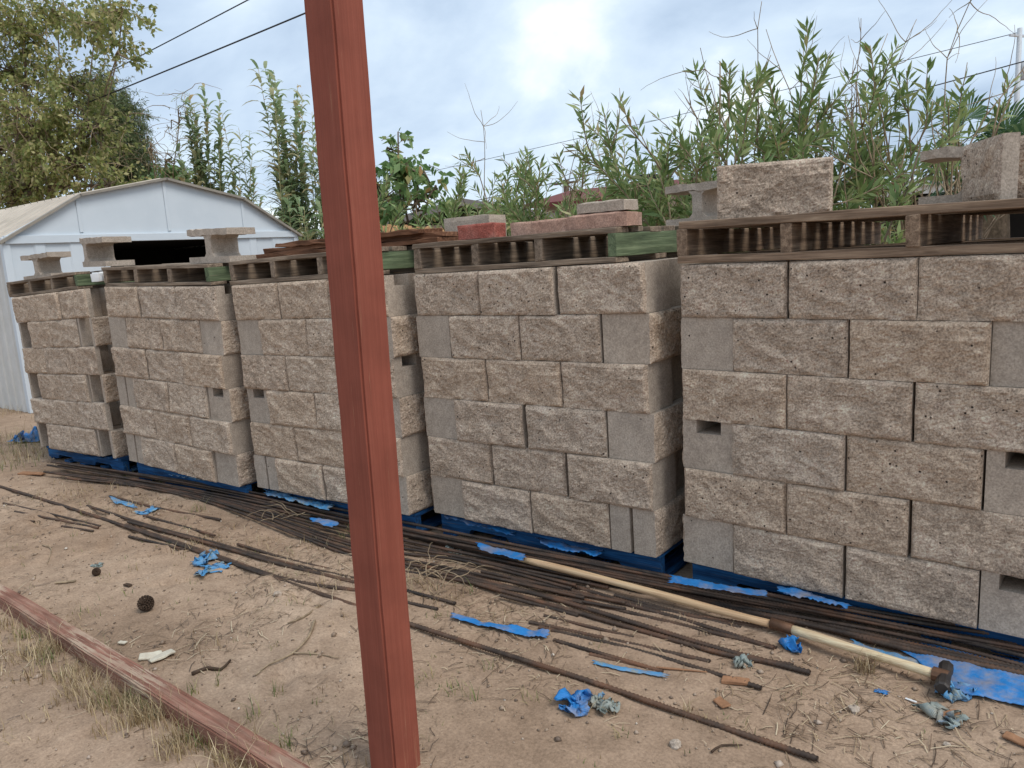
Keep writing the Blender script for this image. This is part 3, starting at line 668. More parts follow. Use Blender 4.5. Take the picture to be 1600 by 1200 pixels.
# ---------------------------------------------------------------- blue tarpaulin strips and crumpled scraps
def strip(label, corners, mat, z=.012, amp=.008, seed=0, nu=44, nv=10, name='tarp_strip', fray=.012):
    a, b, c, d_ = [G(px, py, z) for px, py in corners]      # a-b along one edge, d-c along the other
    V = []; r = random.Random(seed)
    for j in range(nv+1):
        for i in range(nu+1):
            u, v = i/nu, j/nv; p = (a*(1-u)+b*u)*(1-v)+(d_*(1-u)+c*u)*v; q = Vector((p.x*14+seed, p.y*20, seed))
            p = p.copy(); p.z = gz(p.x, p.y)+.003+amp*(.6+mn.fractal(q, 1, 2, 3))+z
            if i in (0, nu): p += (b-a).normalized()*r.uniform(-fray, fray)
            if j in (0, nv): p += (d_-a).normalized()*r.uniform(-fray, fray)*.35
            V.append(p)
    o0 = sum(V, Vector())/len(V); F = [(j*(nu+1)+i, j*(nu+1)+i+1, (j+1)*(nu+1)+i+1, (j+1)*(nu+1)+i) for j in range(nv) for i in range(nu)]
    o = link(name, npmesh(name, [v-o0 for v in V], F, mat, True)); o.location = o0
    sm = o.modifiers.new('thickness', 'SOLIDIFY'); sm.thickness = .0015
    return tag(o, label, 'tarp', 'blue tarpaulin pieces')
strip('large bright blue tarp piece at the lower right edge', [(1385, 1000), (1690, 1046), (1690, 1128), (1500, 1082)], M['tarp'], .006, .006, 1, 50, 14)
strip('long narrow blue tarp strip right of the post', [(703, 958), (860, 990), (852, 1001), (706, 966)], M['tarp'], .006, .006, 2)
strip('blue tarp strip draped against the nearest blue pallet', [(1048, 905), (1196, 928), (1194, 938), (1047, 916)], M['tarp'], .088, .004, 3)
strip('blue tarp strip at the upper tip of the wooden handle', [(745, 848), (822, 866), (815, 876), (750, 858)], M['tarp'], .07, .005, 4)
strip('blue tarp scrap caught in the bundle left of post', [(484, 808), (530, 818), (520, 827), (488, 815)], M['tarp'], .075, .005, 5, 16, 6)
strip('faded blue streak below the wide blue strip', [(925, 1035), (1045, 1058), (1040, 1063), (930, 1041)], M['tarp_faded'], .001, .003, 6, 20, 4)
strip('faded flat scrap far left near the thin bars', [(170, 776), (205, 785), (215, 795), (180, 786)], M['tarp_faded'], .002, .004, 7, 14, 6)
strip('narrow faded tarp edge beside the hammer handle', [(1330, 1003), (1440, 1035), (1430, 1043), (1335, 1012)], M['tarp_faded'], .004, .006, 8, 24, 6)
def crumple(label, px, py, size, mat, seed, flat=.55, name='tarp_scrap'):
    c = G(px, py, .0); r = random.Random(seed); n = 15; V = []
    for j in range(n+1):
        for i in range(n+1):
            u, v = i/n-.5, j/n-.5; q = Vector((u*2.6+seed*1.7, v*2.6, seed*.9))
            w_ = mn.noise_vector(q)*.8+mn.noise_vector(q*2.3)*.4
            p = Vector((u*.9+w_.x*.55, v*.7+w_.y*.5, abs(w_.z)*flat+.03))*size
            if i in (0, n) or j in (0, n): p += Vector((r.uniform(-.06, .06), r.uniform(-.06, .06), r.uniform(-.03, .03)))*size
            p.z = max(.003, p.z); V.append(p)
    F = [(j*(n+1)+i, j*(n+1)+i+1, (j+1)*(n+1)+i+1, (j+1)*(n+1)+i) for j in range(n) for i in range(n)]
    o = link(name, npmesh(name, V, F, mat, True)); o.location = (c.x, c.y, gz(c.x, c.y)); o.rotation_euler = (0, 0, r.uniform(0, 6))
    sm = o.modifiers.new('thickness', 'SOLIDIFY'); sm.thickness = .0012
    return tag(o, label, 'tarp', 'blue tarpaulin pieces')
crumple('crumpled blue tarp scrap beside the long lone bar', 898, 1104, .1, M['tarp'], 1)
crumple('grey-green crumpled scrap beside the long lone bar', 940, 1106, .09, M['tarp_grey'], 2)
crumple('small bright blue crumple below the collar', 1238, 1016, .07, M['tarp'], 3, .9)
crumple('grey crumple at the tip of the thick bar', 1160, 1040, .06, M['tarp_grey'], 4, .9)
crumple('blue and grey crumple under the hammer head', 1492, 1082, .12, M['tarp_faded'], 5)
crumple('grey-green crumple in front of the hammer head', 1468, 1120, .1, M['tarp_grey'], 6)
crumple('small blue crumple on the bars by the nearest stack', 1478, 995, .05, M['tarp'], 7, .9)
crumple('pale blue peaked scrap by the bars, left of post', 322, 877, .13, M['tarp_faded'], 8)
crumple('flat pale blue scrap below the peaked scrap', 335, 890, .11, M['tarp_faded'], 9, .25)
crumple('small dark blue scrap on the bars at left', 233, 800, .1, M['tarp_faded'], 10, .3)
crumple('blue scrap at the foot of the farthest stack', 48, 692, .2, M['tarp'], 11, .8)
crumple('tattered tarp on the bars right of the post', 712, 862, .1, M['tarp_grey'], 12)
crumple('tiny blue fleck on the open dirt', 1377, 1080, .035, M['tarp'], 13, .2)
crumple('tiny dark scrap on the dirt above the pine cone', 153, 885, .06, M['tarp_grey'], 14, .3)

for i_, (lb_, cs_) in enumerate([('torn blue tarp edge under the second nearest stack, left end', [(690, 800), (800, 826), (800, 838), (692, 812)]), ('torn blue tarp edge under the second nearest stack, middle', [(840, 838), (945, 862), (940, 874), (842, 850)]),
                      ('torn blue tarp edge along the nearest stack, middle', [(1220, 925), (1330, 948), (1326, 958), (1222, 936)]), ('torn dusty tarp edge under the stack behind the post', [(415, 766), (520, 790), (516, 799), (417, 775)]), ('torn dusty tarp edge under the second stack from left', [(215, 722), (330, 750), (326, 758), (217, 731)])]):
    strip(lb_, cs_, M['tarp' if i_ < 3 else 'tarp_faded'], .085, .012, 40+i_, 40, 6, fray=.03)
# ---------------------------------------------------------------- small debris on the dirt
def on_ground(o, px, py, rz=0, dz=0):
    c = G(px, py); o.location = (c.x, c.y, gz(c.x, c.y)+dz); o.rotation_euler = (0, 0, R(rz)); return o
def pine_cone(name, label, px, py, Rr, ht, rz):
    mb = MB(); nsc = 110
    for i in range(nsc):
        t = i/nsc; a = i*2.39996; zz = ht*(.08+.85*t); rad_ = Rr*(math.sin(math.pi*(.16+.78*t))**.7)
        c = Vector((math.cos(a), math.sin(a), 0)); s = Vector((-c.y, c.x, 0)); wd = Rr*.3; up = Vector((0, 0, 1))
        b0_ = c*rad_*.25+up*zz; tip = c*rad_+up*(zz+ht*.06*(t-.2)); th = up*Rr*.09
        V = [b0_-s*wd*.2, b0_+s*wd*.2, tip*.97+s*wd*.5+up*zz*.03, tip*.97-s*wd*.5+up*zz*.03, b0_+th, tip+th*1.6]
        mb.add(V, [(0, 1, 2, 3), (0, 4, 5, 3), (1, 2, 5, 4), (2, 3, 5), (0, 1, 4)])
    o = mb.build(name, M['cone']); on_ground(o, px, py, rz, Rr*.72); o.rotation_euler = (R(80), 0, R(rz)); o.location.z = Rr*.8+gz(o.location.x, o.location.y); return tag(o, label, 'pine cone')
pine_cone('pine_cone', 'dark open pine cone lying on the bare dirt', 236, 948, .034, .062, 30)
pine_cone('pine_cone', 'small dark cone fragment near left edge', 150, 898, .02, .03, 80)
def chip(label, px, py, L, W, T, mat, rz, seed, name='wood_chip', cat='debris', tilt=0):
    me = rough_board(name, L, W, T, mat, seed, min(.003, W*.05), 5); o = link(name, me); on_ground(o, px, py, rz, T/2+.004); o.rotation_euler = (R(tilt), R(tilt*.5), R(rz)); return tag(o, label, cat, 'debris scattered on the dirt')
chip('pale flat fragment on the left of the broken board pair', 236, 1026, .075, .035, .008, M['card'], 60, 1, 'board_fragment', tilt=14)
chip('larger pale board fragment near the red beam', 252, 1026, .085, .05, .008, M['card'], 75, 2, 'board_fragment', tilt=-10)
chip('small pale stone-like flake above the beam', 192, 1008, .03, .018, .007, M['card'], 20, 3)
chip('curled tan bark chip at the end of the bars', 1150, 1067, .085, .03, .012, M['chip'], 20, 4)
chip('square tan bark chip near the long bar end', 1128, 1103, .05, .032, .006, M['chip'], -30, 5)
chip('brown bark chip beside the crumpled tarp', 1483, 1119, .055, .022, .008, M['chip'], 50, 6)
chip('bark chip cut by the lower right edge', 1592, 1165, .07, .03, .008, M['chip'], -20, 7)
chip('grey bark strip near the left edge', 103, 915, .09, .016, .007, M['dead'], 40, 8)
chip('small dark chip on bare dirt', 200, 917, .04, .02, .008, M['cone'], 10, 9)
chip('rusty brown flake leaning on the farthest stack', 187, 716, .12, .09, .012, M['iron'], 70, 10, tilt=60)
chip('orange brown board scrap at the bundle end', 50, 742, .22, .05, .012, M['chip'], 20, 11)
chip('wood splinter lying across the bars', 484, 793, .12, .028, .01, M['dead'], 65, 12).location.z = .075
chip('white paper bit on the dirt', 1424, 1095, .03, .007, .004, M['white'], -10, 13)
def stone(label, px, py, s, seed):
    mb = MB(); me = bpy.data.meshes.new('stone'); bm = bmesh.new(); bmesh.ops.create_icosphere(bm, subdivisions=2, radius=s)
    for v in bm.verts: v.co *= 1+.5*mn.noise(v.co/s*1.3+Vector((seed, 0, 0))); v.co.z *= .7
    bm.to_mesh(me); bm.free(); me.materials.append(M['smooth']); o = link('stone', me); on_ground(o, px, py, seed*50, s*.4); return tag(o, label, 'stone', 'stones on the dirt')
stone('pale lump of stone near the bottom edge', 1055, 1167, .016, 1); stone('pale stone between crumples and long bar', 1335, 1110, .016, 2)
stone('whitish stone above the dirt patch by the post', 435, 937, .018, 3); stone('small pale stone at lower right', 1480, 1165, .009, 4)
stone('pale pebble at foot of the second stack', 352, 752, .02, 5)
def stick(label, pix, rad_, mat='dead', z=.006, name='dry_stick'):
    pts = [G(a, b_) for a, b_ in pix]
    for p in pts: p.z = gz(p.x, p.y)+z
    P = spline([tuple(p) for p in pts], .03); mb = MB(); mb.tube([Vector(p) for p in P], list(np.linspace(rad_, rad_*.5, len(P))), 6)
    return tag(mb.build(name, M[mat], smooth=True), label, 'stick', 'dry sticks on the dirt')
stick('long curved dry stick left of the post', [(492, 975), (482, 1000), (455, 1028), (420, 1042), (400, 1058)], .006)
stick('pale straight stick pointing at the post', [(500, 945), (475, 968), (450, 978)], .006)
stick('thin twig across the dirt left of post', [(455, 1026), (490, 1024), (530, 1028)], .003)
stick('charred twig on the dirt above the beam', [(300, 1052), (325, 1043), (345, 1046), (360, 1032)], .008, 'cone')
stick('thin white root on the dirt at left', [(66, 852), (80, 858), (74, 880)], .003)
stick('thin orange stick beside the bark chip', [(1025, 1048), (1060, 1050), (1105, 1056)], .004, 'chip')
stick('dark twig at the lower right', [(1112, 1181), (1128, 1172), (1160, 1168)], .004, 'cone')
def vine(label, px, py, z, n, size, seed):
    r = random.Random(seed); mb = MB(); c = G(px, py, z)
    for k in range(n):
        p = Vector((r.uniform(-1, 1)*size, r.uniform(-.6, .6)*size, 0)); dv = Vector((r.uniform(-1, 1), r.uniform(-1, 1), r.uniform(.3, 1.2))).normalized(); pts = []
        for s in range(12):
            pts.append(p.copy()); p = p+dv*size*.16; dv = (dv+Vector((r.uniform(-1, 1), r.uniform(-1, 1), r.uniform(-1.1, .6)))*.55).normalized(); p.z = max(0, p.z)
        mb.tube(pts, list(np.linspace(.0028, .0012, 12)), 4)
    o = mb.build('dry_vine', M['dead'], smooth=True); o.location = c; return tag(o, label, 'dry vine', 'dry vines over the bars')
vine('tangle of dry stems on the bars beside the post', 672, 905, .02, 16, .14, 1); vine('small twist of dry root on the bars left of post', 432, 806, .03, 7, .12, 2)

# ---------------------------------------------------------------- grass, straw and litter (nobody could count these)
def blades(name, mat, tufts, label, cat):
    V = []; Q = []; 
    for (x, y, n, h, sp) in tufts:
        for k in range(n):
            a = random.uniform(0, 6.283); r0 = sp*math.sqrt(random.random()); bx, by = x+r0*math.cos(a), y+r0*math.sin(a)
            az = random.uniform(0, 6.283); ln = h*random.uniform(.35, 1.1); out_ = ln*random.uniform(.15, .95); wd = random.uniform(.0009, .0022)
            sx, sy = -math.sin(az)*wd, math.cos(az)*wd; ox, oy = math.cos(az)*out_, math.sin(az)*out_; z0 = gz(bx, by)-.004; b = len(V)
            for t in (0, .35, .7, 1):
                px_, py_, pz_ = bx+ox*t*t, by+oy*t*t, z0+ln*(t-.35*t*t*(out_/ln)); kk = 1-t*.9
                V += [(px_-sx*kk, py_-sy*kk, pz_), (px_+sx*kk, py_+sy*kk, pz_)]
            Q += [(b+2*i, b+2*i+1, b+2*i+3, b+2*i+2) for i in range(3)]
    return tag(link(name, npmesh(name, V, Q, mat)), label, cat, kind='stuff')
def T(px, py, n, h, sp):
    p = G(px, py); return (p.x, p.y, n, h, sp)
dry = []; grn = []
for t in np.linspace(0, 1, 34):                                   # along the near side of the red beam
    px, py = 20+440*t, 985+235*t
    dry.append(T(px+random.uniform(-40, 10), py+random.uniform(0, 34), random.randint(36, 80), random.uniform(.05, .13), .07))
    if random.random() < .8: grn.append(T(px+random.uniform(-20, 20), py+random.uniform(0, 26), random.randint(8, 20), random.uniform(.05, .1), .035))
for (px, py, n, h, s) in [(330, 1010, 20, .06, .06), (120, 965, 16, .04, .05), (60, 990, 50, .1, .09), (100, 1010, 60, .11, .08), (140, 1060, 70, .1, .09), (180, 1090, 60, .1, .08), (190, 1130, 60, .08, .09), (60, 1130, 40, .05, .12), (20, 1060, 30, .05, .08),
                          (30, 690, 120, .22, .35), (10, 720, 110, .2, .3), (60, 712, 70, .16, .2), (110, 700, 30, .1, .15), (1350, 1048, 60, .09, .03), (940, 1110, 24, .06, .05), (1080, 1120, 26, .07, .05), (560, 1190, 12, .06, .04),
                          (290, 858, 40, .07, .1), (330, 845, 40, .06, .1), (410, 850, 40, .07, .1), (150, 770, 60, .08, .2), (220, 790, 50, .07, .15), (690, 935, 40, .06, .09), (660, 915, 40, .07, .08), (500, 850, 30, .07, .1), (1160, 890, 14, .1, .05), (880, 862, 10, .1, .04),
                          (430, 880, 24, .05, .1), (520, 915, 24, .06, .08), (1500, 985, 22, .1, .06), (1430, 968, 16, .1, .06), (800, 960, 20, .05, .08), (100, 770, 50, .08, .2), (600, 930, 30, .06, .08)]: dry.append(T(px, py, n, h, s))
for (px, py, n, h, s) in [(340, 1070, 10, .1, .01), (430, 1080, 14, .08, .03), (395, 1120, 18, .09, .03), (450, 1170, 16, .1, .03), (300, 1080, 14, .07, .03), (700, 1080, 16, .05, .05), (735, 1090, 16, .07, .03), (760, 1040, 12, .05, .03), (660, 1060, 20, .04, .06), (830, 1095, 12, .06, .03), (970, 1150, 14, .05, .03),
                          (40, 700, 120, .2, .3), (90, 690, 60, .14, .2), (245, 755, 20, .12, .05), (200, 745, 16, .12, .05), (395, 775, 22, .13, .05), (500, 820, 20, .12, .06), (545, 845, 20, .14, .05), (310, 800, 20, .1, .05), (20, 730, 60, .16, .2), (735, 925, 8, .09, .02), (790, 855, 8, .09, .02), (430, 1010, 10, .05, .03), (125, 960, 16, .04, .04), (180, 1100, 40, .1, .06), (150, 1030, 30, .1, .05)]: grn.append(T(px, py, n, h, s))
for k in range(110): grn.append((random.uniform(-5, -.3), random.uniform(1.0, 2.2), random.randint(2, 6), random.uniform(.015, .05), .03))
for k in range(170): dry.append((random.uniform(-7, -.1), random.uniform(.7, 2.5), random.randint(2, 8), random.uniform(.015, .05), .05))
for k in range(160): dry.append((random.uniform(-14, -6.8), random.uniform(1.2, 3.3), random.randint(10, 30), random.uniform(.06, .16), .15))
blades('dry_grass', M['straw'], dry, 'dry straw-coloured grass along the beam and among the bars', 'grass')
blades('green_grass', M['grass'], grn, 'sparse green grass blades growing in the dirt', 'grass')
def flat_litter(n, name):
    x = rng.uniform(-8, .2, n); y = .55+rng.random(n)**.8*2.2
    cl = np.array([mn.noise(Vector((a*1.6, b*1.6, 5))) for a, b in zip(x, y)]); keep = rng.random(n) < np.clip(.32+cl*1.9, .05, 1); x, y = x[keep], y[keep]; n = len(x)
    az = rng.uniform(0, np.pi, n); L = rng.gamma(1.8, .010, n)+.004; W = rng.uniform(.0006, .0017, n); z = np.array([gz(a, b) for a, b in zip(x, y)])+.0035
    dx_, dy_ = np.cos(az)*L, np.sin(az)*L; sx, sy = -np.sin(az)*W, np.cos(az)*W; up = rng.uniform(-.004, .006, n); cv = rng.normal(0, .14, n)
    mxx, myy = x-np.sin(az)*cv*L, y+np.cos(az)*cv*L
    V = np.stack([np.stack(a, 1) for a in [(x-dx_-sx, y-dy_-sy, z), (x-dx_+sx, y-dy_+sy, z), (mxx-sx, myy-sy, z+.003), (mxx+sx, myy+sy, z+.003), (x+dx_-sx, y+dy_-sy, z+up), (x+dx_+sx, y+dy_+sy, z+up)]], 1).reshape(-1, 3)
    b = np.arange(n)[:, None]*6; Q = np.concatenate([b+np.array([[0, 1, 3, 2]]), b+np.array([[2, 3, 5, 4]])])
    tag(link(name, npmesh(name, V, Q, M['litter'])), 'fine straw, needles and twigs strewn over the dirt', 'litter', kind='stuff')
flat_litter(24000, 'ground_litter')
def pebbles(n):
    x = rng.uniform(-7, .2, n); y = rng.uniform(.6, 2.6, n); s = rng.gamma(1.6, .0019, n)+.001; V = []; base = np.array([(1, 0, 0), (-1, 0, 0), (0, 1, 0), (0, -1, 0), (0, 0, .8), (0, 0, -.8)])
    z = np.array([gz(a, b) for a, b in zip(x, y)])
    V = base[None]*s[:, None, None]*rng.uniform(.6, 1.3, (n, 6, 1))+np.stack([x, y, z+s*.3], 1)[:, None, :]
    tri = np.array([(0, 2, 4), (2, 1, 4), (1, 3, 4), (3, 0, 4), (2, 0, 5), (1, 2, 5), (3, 1, 5), (0, 3, 5)])
    tag(link('pebbles', npmesh('pebbles', V.reshape(-1, 3), (np.arange(n)[:, None, None]*6+tri[None]).reshape(-1, 3), M['pebble'])), 'small pebbles and crumbs of dirt on the ground', 'pebbles', kind='stuff')
pebbles(5000)

# ---------------------------------------------------------------- the metal shed
shed = empty('metal_shed', Matrix.Translation((-9.12, 3.35, 0))); tag(shed, 'white barn-roofed metal shed with dark doorway behind the stacks', 'shed')
SW, SLn = 3.7, 3.2
def shz(px, py):
    p = PX(px, py, -9.12); return (p.y-3.35, p.z)
eL = (0.0, 1.86); eR = (SW, 1.86); pk = shz(262, 281); bL = shz(122, 306); bR = (SW-bL[0], bL[1])
pk = (SW/2, pk[1])
hz = 1.84; dy0 = shz(165, 395)[0]; dy1 = shz(366, 385)[0]
mb = MB(); pr = [(0, hz), eL, bL, pk, bR, eR, (SW, hz)]
n = len(pr); V = [(xo, y, z) for xo in (0, -.02) for y, z in pr]; mb.add(V, [tuple(range(n)), tuple(range(n, 2*n))]+[(a, (a+1) % n, n+(a+1) % n, n+a) for a in range(n)])
gable = mb.build('gable_panel', M['shed_white'], shed)
def shbox(name, x0, x1, y0, y1, z0, z1, mat):
    mb = MB(); mb.box(((x0+x1)/2, (y0+y1)/2, (z0+z1)/2), (x1-x0, y1-y0, z1-z0)); o = mb.build(name, M[mat], shed); bevel(o.data, .003); return o
for (px_) in (124, 262, 380):
    yy = shz(px_, 340)[0]; zt = pk[1]-.02 if px_ == 262 else bL[1]-.05
    shbox('gable_seam', 0, .012, yy-.02, yy+.02, hz+.06, zt, 'shed_white').parent = gable
shbox('door_track', -.01, .035, 0, SW, hz-.05, hz+.035, 'shed_white')
def corrug(name, p0, du, dv, Lu, pitch, depth, nrm, mat, capw=.4):
    """Ribbed sheet: ribs repeat along du, sheet extends along dv."""
    mb = MB(); k = int(Lu/pitch); prof = []
    for i in range(k):
        u = i*pitch; prof += [(u, 0), (u+pitch*.62, 0), (u+pitch*.68, depth), (u+pitch*.92, depth)]
    prof.append((Lu, 0)); A = [p0+du*u+nrm*h_ for u, h_ in prof]; B_ = [a+dv for a in A]; n = len(A)
    mb.add(A+B_, [(i, i+1, n+i+1, n+i) for i in range(n-1)]); o = mb.build(name, M[mat], shed); s = o.modifiers.new('thickness', 'SOLIDIFY'); s.thickness = .004; return o
X, Y, Z = Vector((1, 0, 0)), Vector((0, 1, 0)), Vector((0, 0, 1))
corrug('front_panel', Vector((0, .05, .0)), Y, Z*(hz-.05), dy0-.05, .36, .014, X, 'shed_white'); corrug('front_panel', Vector((0, dy1, 0)), Y, Z*(hz-.05), SW-dy1-.05, .36, .014, X, 'shed_white')
corrug('side_panel', Vector((-.03, 0, .0)), -X, Z*1.86, SLn, .19, .016, -Y, 'shed_side'); corrug('side_panel', Vector((-.03, SW, 0)), -X, Z*1.86, SLn, .19, .016, Y, 'shed_side')
shbox('corner_trim', -.05, .02, -.025, .05, 0, 1.86, 'shed_white'); shbox('corner_trim', -.05, .02, SW-.05, SW+.025, 0, 1.86, 'shed_white')
shbox('door_jamb', -.02, .03, dy0-.04, dy0+.02, 0, hz-.05, 'shed_white'); shbox('door_jamb', -.02, .03, dy1-.02, dy1+.04, 0, hz-.05, 'shed_white')
shbox('back_panel', -SLn-.02, -SLn, 0, SW, 0, bL[1], 'shed_side'); shbox('shade_lining', -SLn+.05, -SLn+.06, .05, SW-.05, 0, 1.8, 'dark'); shbox('shade_lining', -SLn+.07, -.06, SW-.08, SW-.06, 0, 1.78, 'dark'); shbox('shade_lining', -SLn+.07, -.06, .06, .08, 0, 1.78, 'dark'); shbox('shade_ceiling', -SLn+.07, -.06, .1, SW-.1, 1.80, 1.81, 'dark')  # near-black inner sheets and ceiling are added, painting the shade behind the doorway
def slope(a, b, nm, mat='shed_roof', rib=.19, over=.05):
    a3, b3 = Vector((over, a[0], a[1])), Vector((over, b[0], b[1])); dv = b3-a3; nn = X.cross(dv).normalized()
    if nn.z < 0: nn = -nn
    return corrug(nm, a3+nn*.012, -X, dv, SLn+over*2, rib, .018, nn, mat)
ov = Vector((0, -.06, -.075))
sheets = [slope((eL[0]-.05, eL[1]-.06), bL, 'roof_sheet'), slope(bL, pk, 'roof_sheet'), slope(pk, bR, 'roof_sheet'), slope(bR, (eR[0]+.05, eR[1]-.06), 'roof_sheet')]
for qi, (a, b) in enumerate((((eL[0]-.05, eL[1]-.06), bL), (bL, pk), (pk, bR), (bR, (eR[0]+.05, eR[1]-.06)))):
    mb = MB(); a3, b3 = Vector((.045, a[0], a[1]+.002)), Vector((.045, b[0], b[1]+.002)); dv = b3-a3; L_ = dv.length; angx = math.atan2(dv.z, dv.y)
    mb.box((0, L_/2, .004), (.05, L_+.01, .028)); o = mb.build('roof_trim', M['shed_trim'], sheets[qi]); o.location = a3; o.rotation_euler = (angx, 0, 0)

# ---------------------------------------------------------------- things beyond the stacks
# cedar fence
fa, fb = PD(540, 346, 8.3), PD(735, 362, 12.9); fdir = Vector((fb.x-fa.x, fb.y-fa.y, 0)); fl = fdir.length; fdir.normalize()
fence = empty('picket_fence', Matrix.Translation((fa.x, fa.y, 0))@Matrix.Rotation(math.atan2(fdir.y, fdir.x), 4, 'Z')); tag(fence, 'orange cedar fence with dog-eared picket tops behind the planks', 'fence')
mb = MB(); hh = 1.80; pr = [(-.068, 0), (.068, 0), (.068, hh-.035), (.035, hh), (-.035, hh), (-.068, hh-.035)]
V = [(x, s*.009, z) for s in (-1, 1) for x, z in pr]; mb.add(V, [tuple(range(6)), tuple(range(6, 12))]+[(a, (a+1) % 6, 6+(a+1) % 6, 6+a) for a in range(6)]); pm = mb.mesh('picket', M['cedar'])
for i in range(int(fl/.145)):
    o = link('picket', pm, fence); o.location = (.07+i*.145, 0, random.uniform(-.02, .02)); o.rotation_euler = (0, random.uniform(-.006, .006), 0)
for zz in (.4, 1.4):
    mb = MB(); mb.box((fl/2, .03, zz), (fl, .038, .09)); mb.build('rail', M['cedar'], fence)
# far house with the red roof
hs = empty('far_house', Matrix.Translation((0, 0, 0))); tag(hs, 'distant tan house with low red roof behind the shrubs', 'house')
A, Bp = PD(850, 335, 27), PD(1045, 295, 25); A.z = 0; Bp.z = 0; dh = (Bp-A).normalized(); nh = Vector((-dh.y, dh.x, 0)); Lh = (Bp-A).length
hs.matrix_world = Matrix(((dh.x, nh.x, 0, A.x), (dh.y, nh.y, 0, A.y), (0, 0, 1, 0), (0, 0, 0, 1)))
z1_, z2_ = PD(860, 325, 27).z+.25, PD(1010, 298, 25).z+.45
mb = MB(); mb.box((Lh/2, 4, z1_/2-.1), (Lh, 8, z1_-.2)); mb.build('wall', M['stucco'], hs)
mb = MB(); pr = [(-.6, z1_-.25), (-.6, z1_-.1), (4, z2_+.15), (8.6, z1_-.1), (8.6, z1_-.25), (4, z2_+.0)]
V = [(x, y, z) for x in (-.5, Lh+.5) for y, z in pr]; mb.add(V, [tuple(range(6)), tuple(range(6, 12))]+[(a, (a+1) % 6, 6+(a+1) % 6, 6+a) for a in range(6)]); mb.build('roof', M['roof_red'], hs)
for xx in (2, 4):
    mb = MB(); mb.box((xx, -.02, 1.5), (1.1, .06, 1.0)); mb.build('window', M['dark'], hs)
ck = PD(1014, 285, 25.4); mb = MB(); mb.box((0, 0, -.2), (.5, .5, .9)); o = mb.build('rooftop_cooler', M['dark']); bevel(o.data, .02); o.location = ck; tag(o, 'dark box standing on the distant red-roofed house', 'cooler')
mb = MB(); c = PD(730, 350, 22); gh = empty('grey_house', Matrix.Translation((c.x, c.y, 0))@Matrix.Rotation(R(38), 4, 'Z')); tag(gh, 'distant house with grey shingle roof behind the picket fence', 'house')
mb.box((0, 0, 1.1), (4.5, 5, 2.2)); mb.build('wall', M['stucco'], gh)
mb = MB(); pr = [(-2.7, 2.05), (0, 2.62), (2.7, 2.05), (2.7, 2.2), (0, 2.8), (-2.7, 2.2)]; V = [(x, y, z) for y in (-2.9, 2.9) for x, z in pr]
mb.add(V, [(0, 1, 4, 5), (1, 2, 3, 4), (6, 7, 10, 11), (7, 8, 9, 10)]+[(a, (a+1) % 6, 6+(a+1) % 6, 6+a) for a in range(6)]); mb.build('roof', M['roof_grey'], gh)
# white patio roof
q0, q1 = PD(1325, 296, 11.5), PD(1455, 275, 10.8); pd_ = Vector((q1.x-q0.x, q1.y-q0.y, 0)); Lp = pd_.length; pd_.normalize()
pat = empty('patio_cover', Matrix.Translation((q0.x, q0.y, 0))@Matrix.Rotation(math.atan2(pd_.y, pd_.x), 4, 'Z')); tag(pat, 'white flat patio roof over a dark opening behind oleanders', 'patio cover')
zt = q0.z
mb = MB(); mb.box((Lp/2+.6, 1.5, zt), (Lp+1.9, 3.0, .09)); o = mb.build('roof', M['white'], pat); o.rotation_euler = (R(4), 0, 0)
mb = MB(); mb.box((Lp/2+.6, -.02, zt-.08), (Lp+1.9, .04, .16)); mb.build('fascia', M['white'], pat)
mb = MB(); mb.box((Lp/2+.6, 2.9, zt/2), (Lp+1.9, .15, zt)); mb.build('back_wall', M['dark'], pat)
for xx in (-.25, Lp+1.45):
    mb = MB(); mb.box((xx, .06, zt/2-.05), (.09, .09, zt-.1)); mb.build('post', M['white'], pat)
# utility pole and wires
pp = PD(1589, 150, 38); mb = MB(); ztop = PD(1594, 48, 38).z
pole = empty('utility_pole', Matrix.Translation((pp.x, pp.y, 0))); tag(pole, 'pale utility pole at the right edge above the palm', 'utility pole')
mb.tube([(0, 0, 0), (0, 0, ztop)], [.16, .11], 10); mb.build('shaft', M['galv'], pole, True)
mb = MB(); mb.box((0, 0, ztop-.35), (1.4, .1, .1)); o = mb.build('crossarm', M['galv'], pole); o.rotation_euler = (0, 0, R(60))
mb = MB(); mb.tube([(.25, .2, ztop-2.4), (.25, .2, ztop-1.6)], .2, 10); mb.build('transformer', M['galv'], pole, True)
def wire(label, a, b, rad_, sag=.3):
    pts = [a+(b-a)*t-Vector((0, 0, sag*4*t*(1-t))) for t in np.linspace(0, 1, 24)]; mb = MB(); mb.tube(pts, rad_, 5); o = mb.build('power_line', M['wire'])
    return tag(o, label, 'power line', 'overhead wires')
wire('thin upper wire running to the pole, behind oleanders', PD(1594, 50, 38), PD(560, 292, 70), .018, .2); wire('darker lower wire crossing the oleanders at right', PD(1650, 82, 24), PD(640, 336, 40), .02, .2)
wire('lower thick cable sloping down behind the red post', PD(900, -158, 9), PD(-60, 238, 22), .0135, .05); wire('upper thin cable above the thick one, left of post', PD(700, -165, 11), PD(-60, 228, 26), .012, .05)
wire('short wire at the top left corner', PD(330, -135, 12), PD(-60, 112, 26), .009, .05)
o = None
mb = MB(); c = PD(885, 300, 45); mb.tube([(0, 0, 0), (0, 0, PD(885, 281, 45).z)], .17, 8); mb.box((0, 0, PD(885, 286, 45).z), (1.6, .12, .12)); o = mb.build('wooden_pole', M['bark']); o.location = (c.x, c.y, 0); tag(o, 'small distant wooden pole above the red roof', 'utility pole')

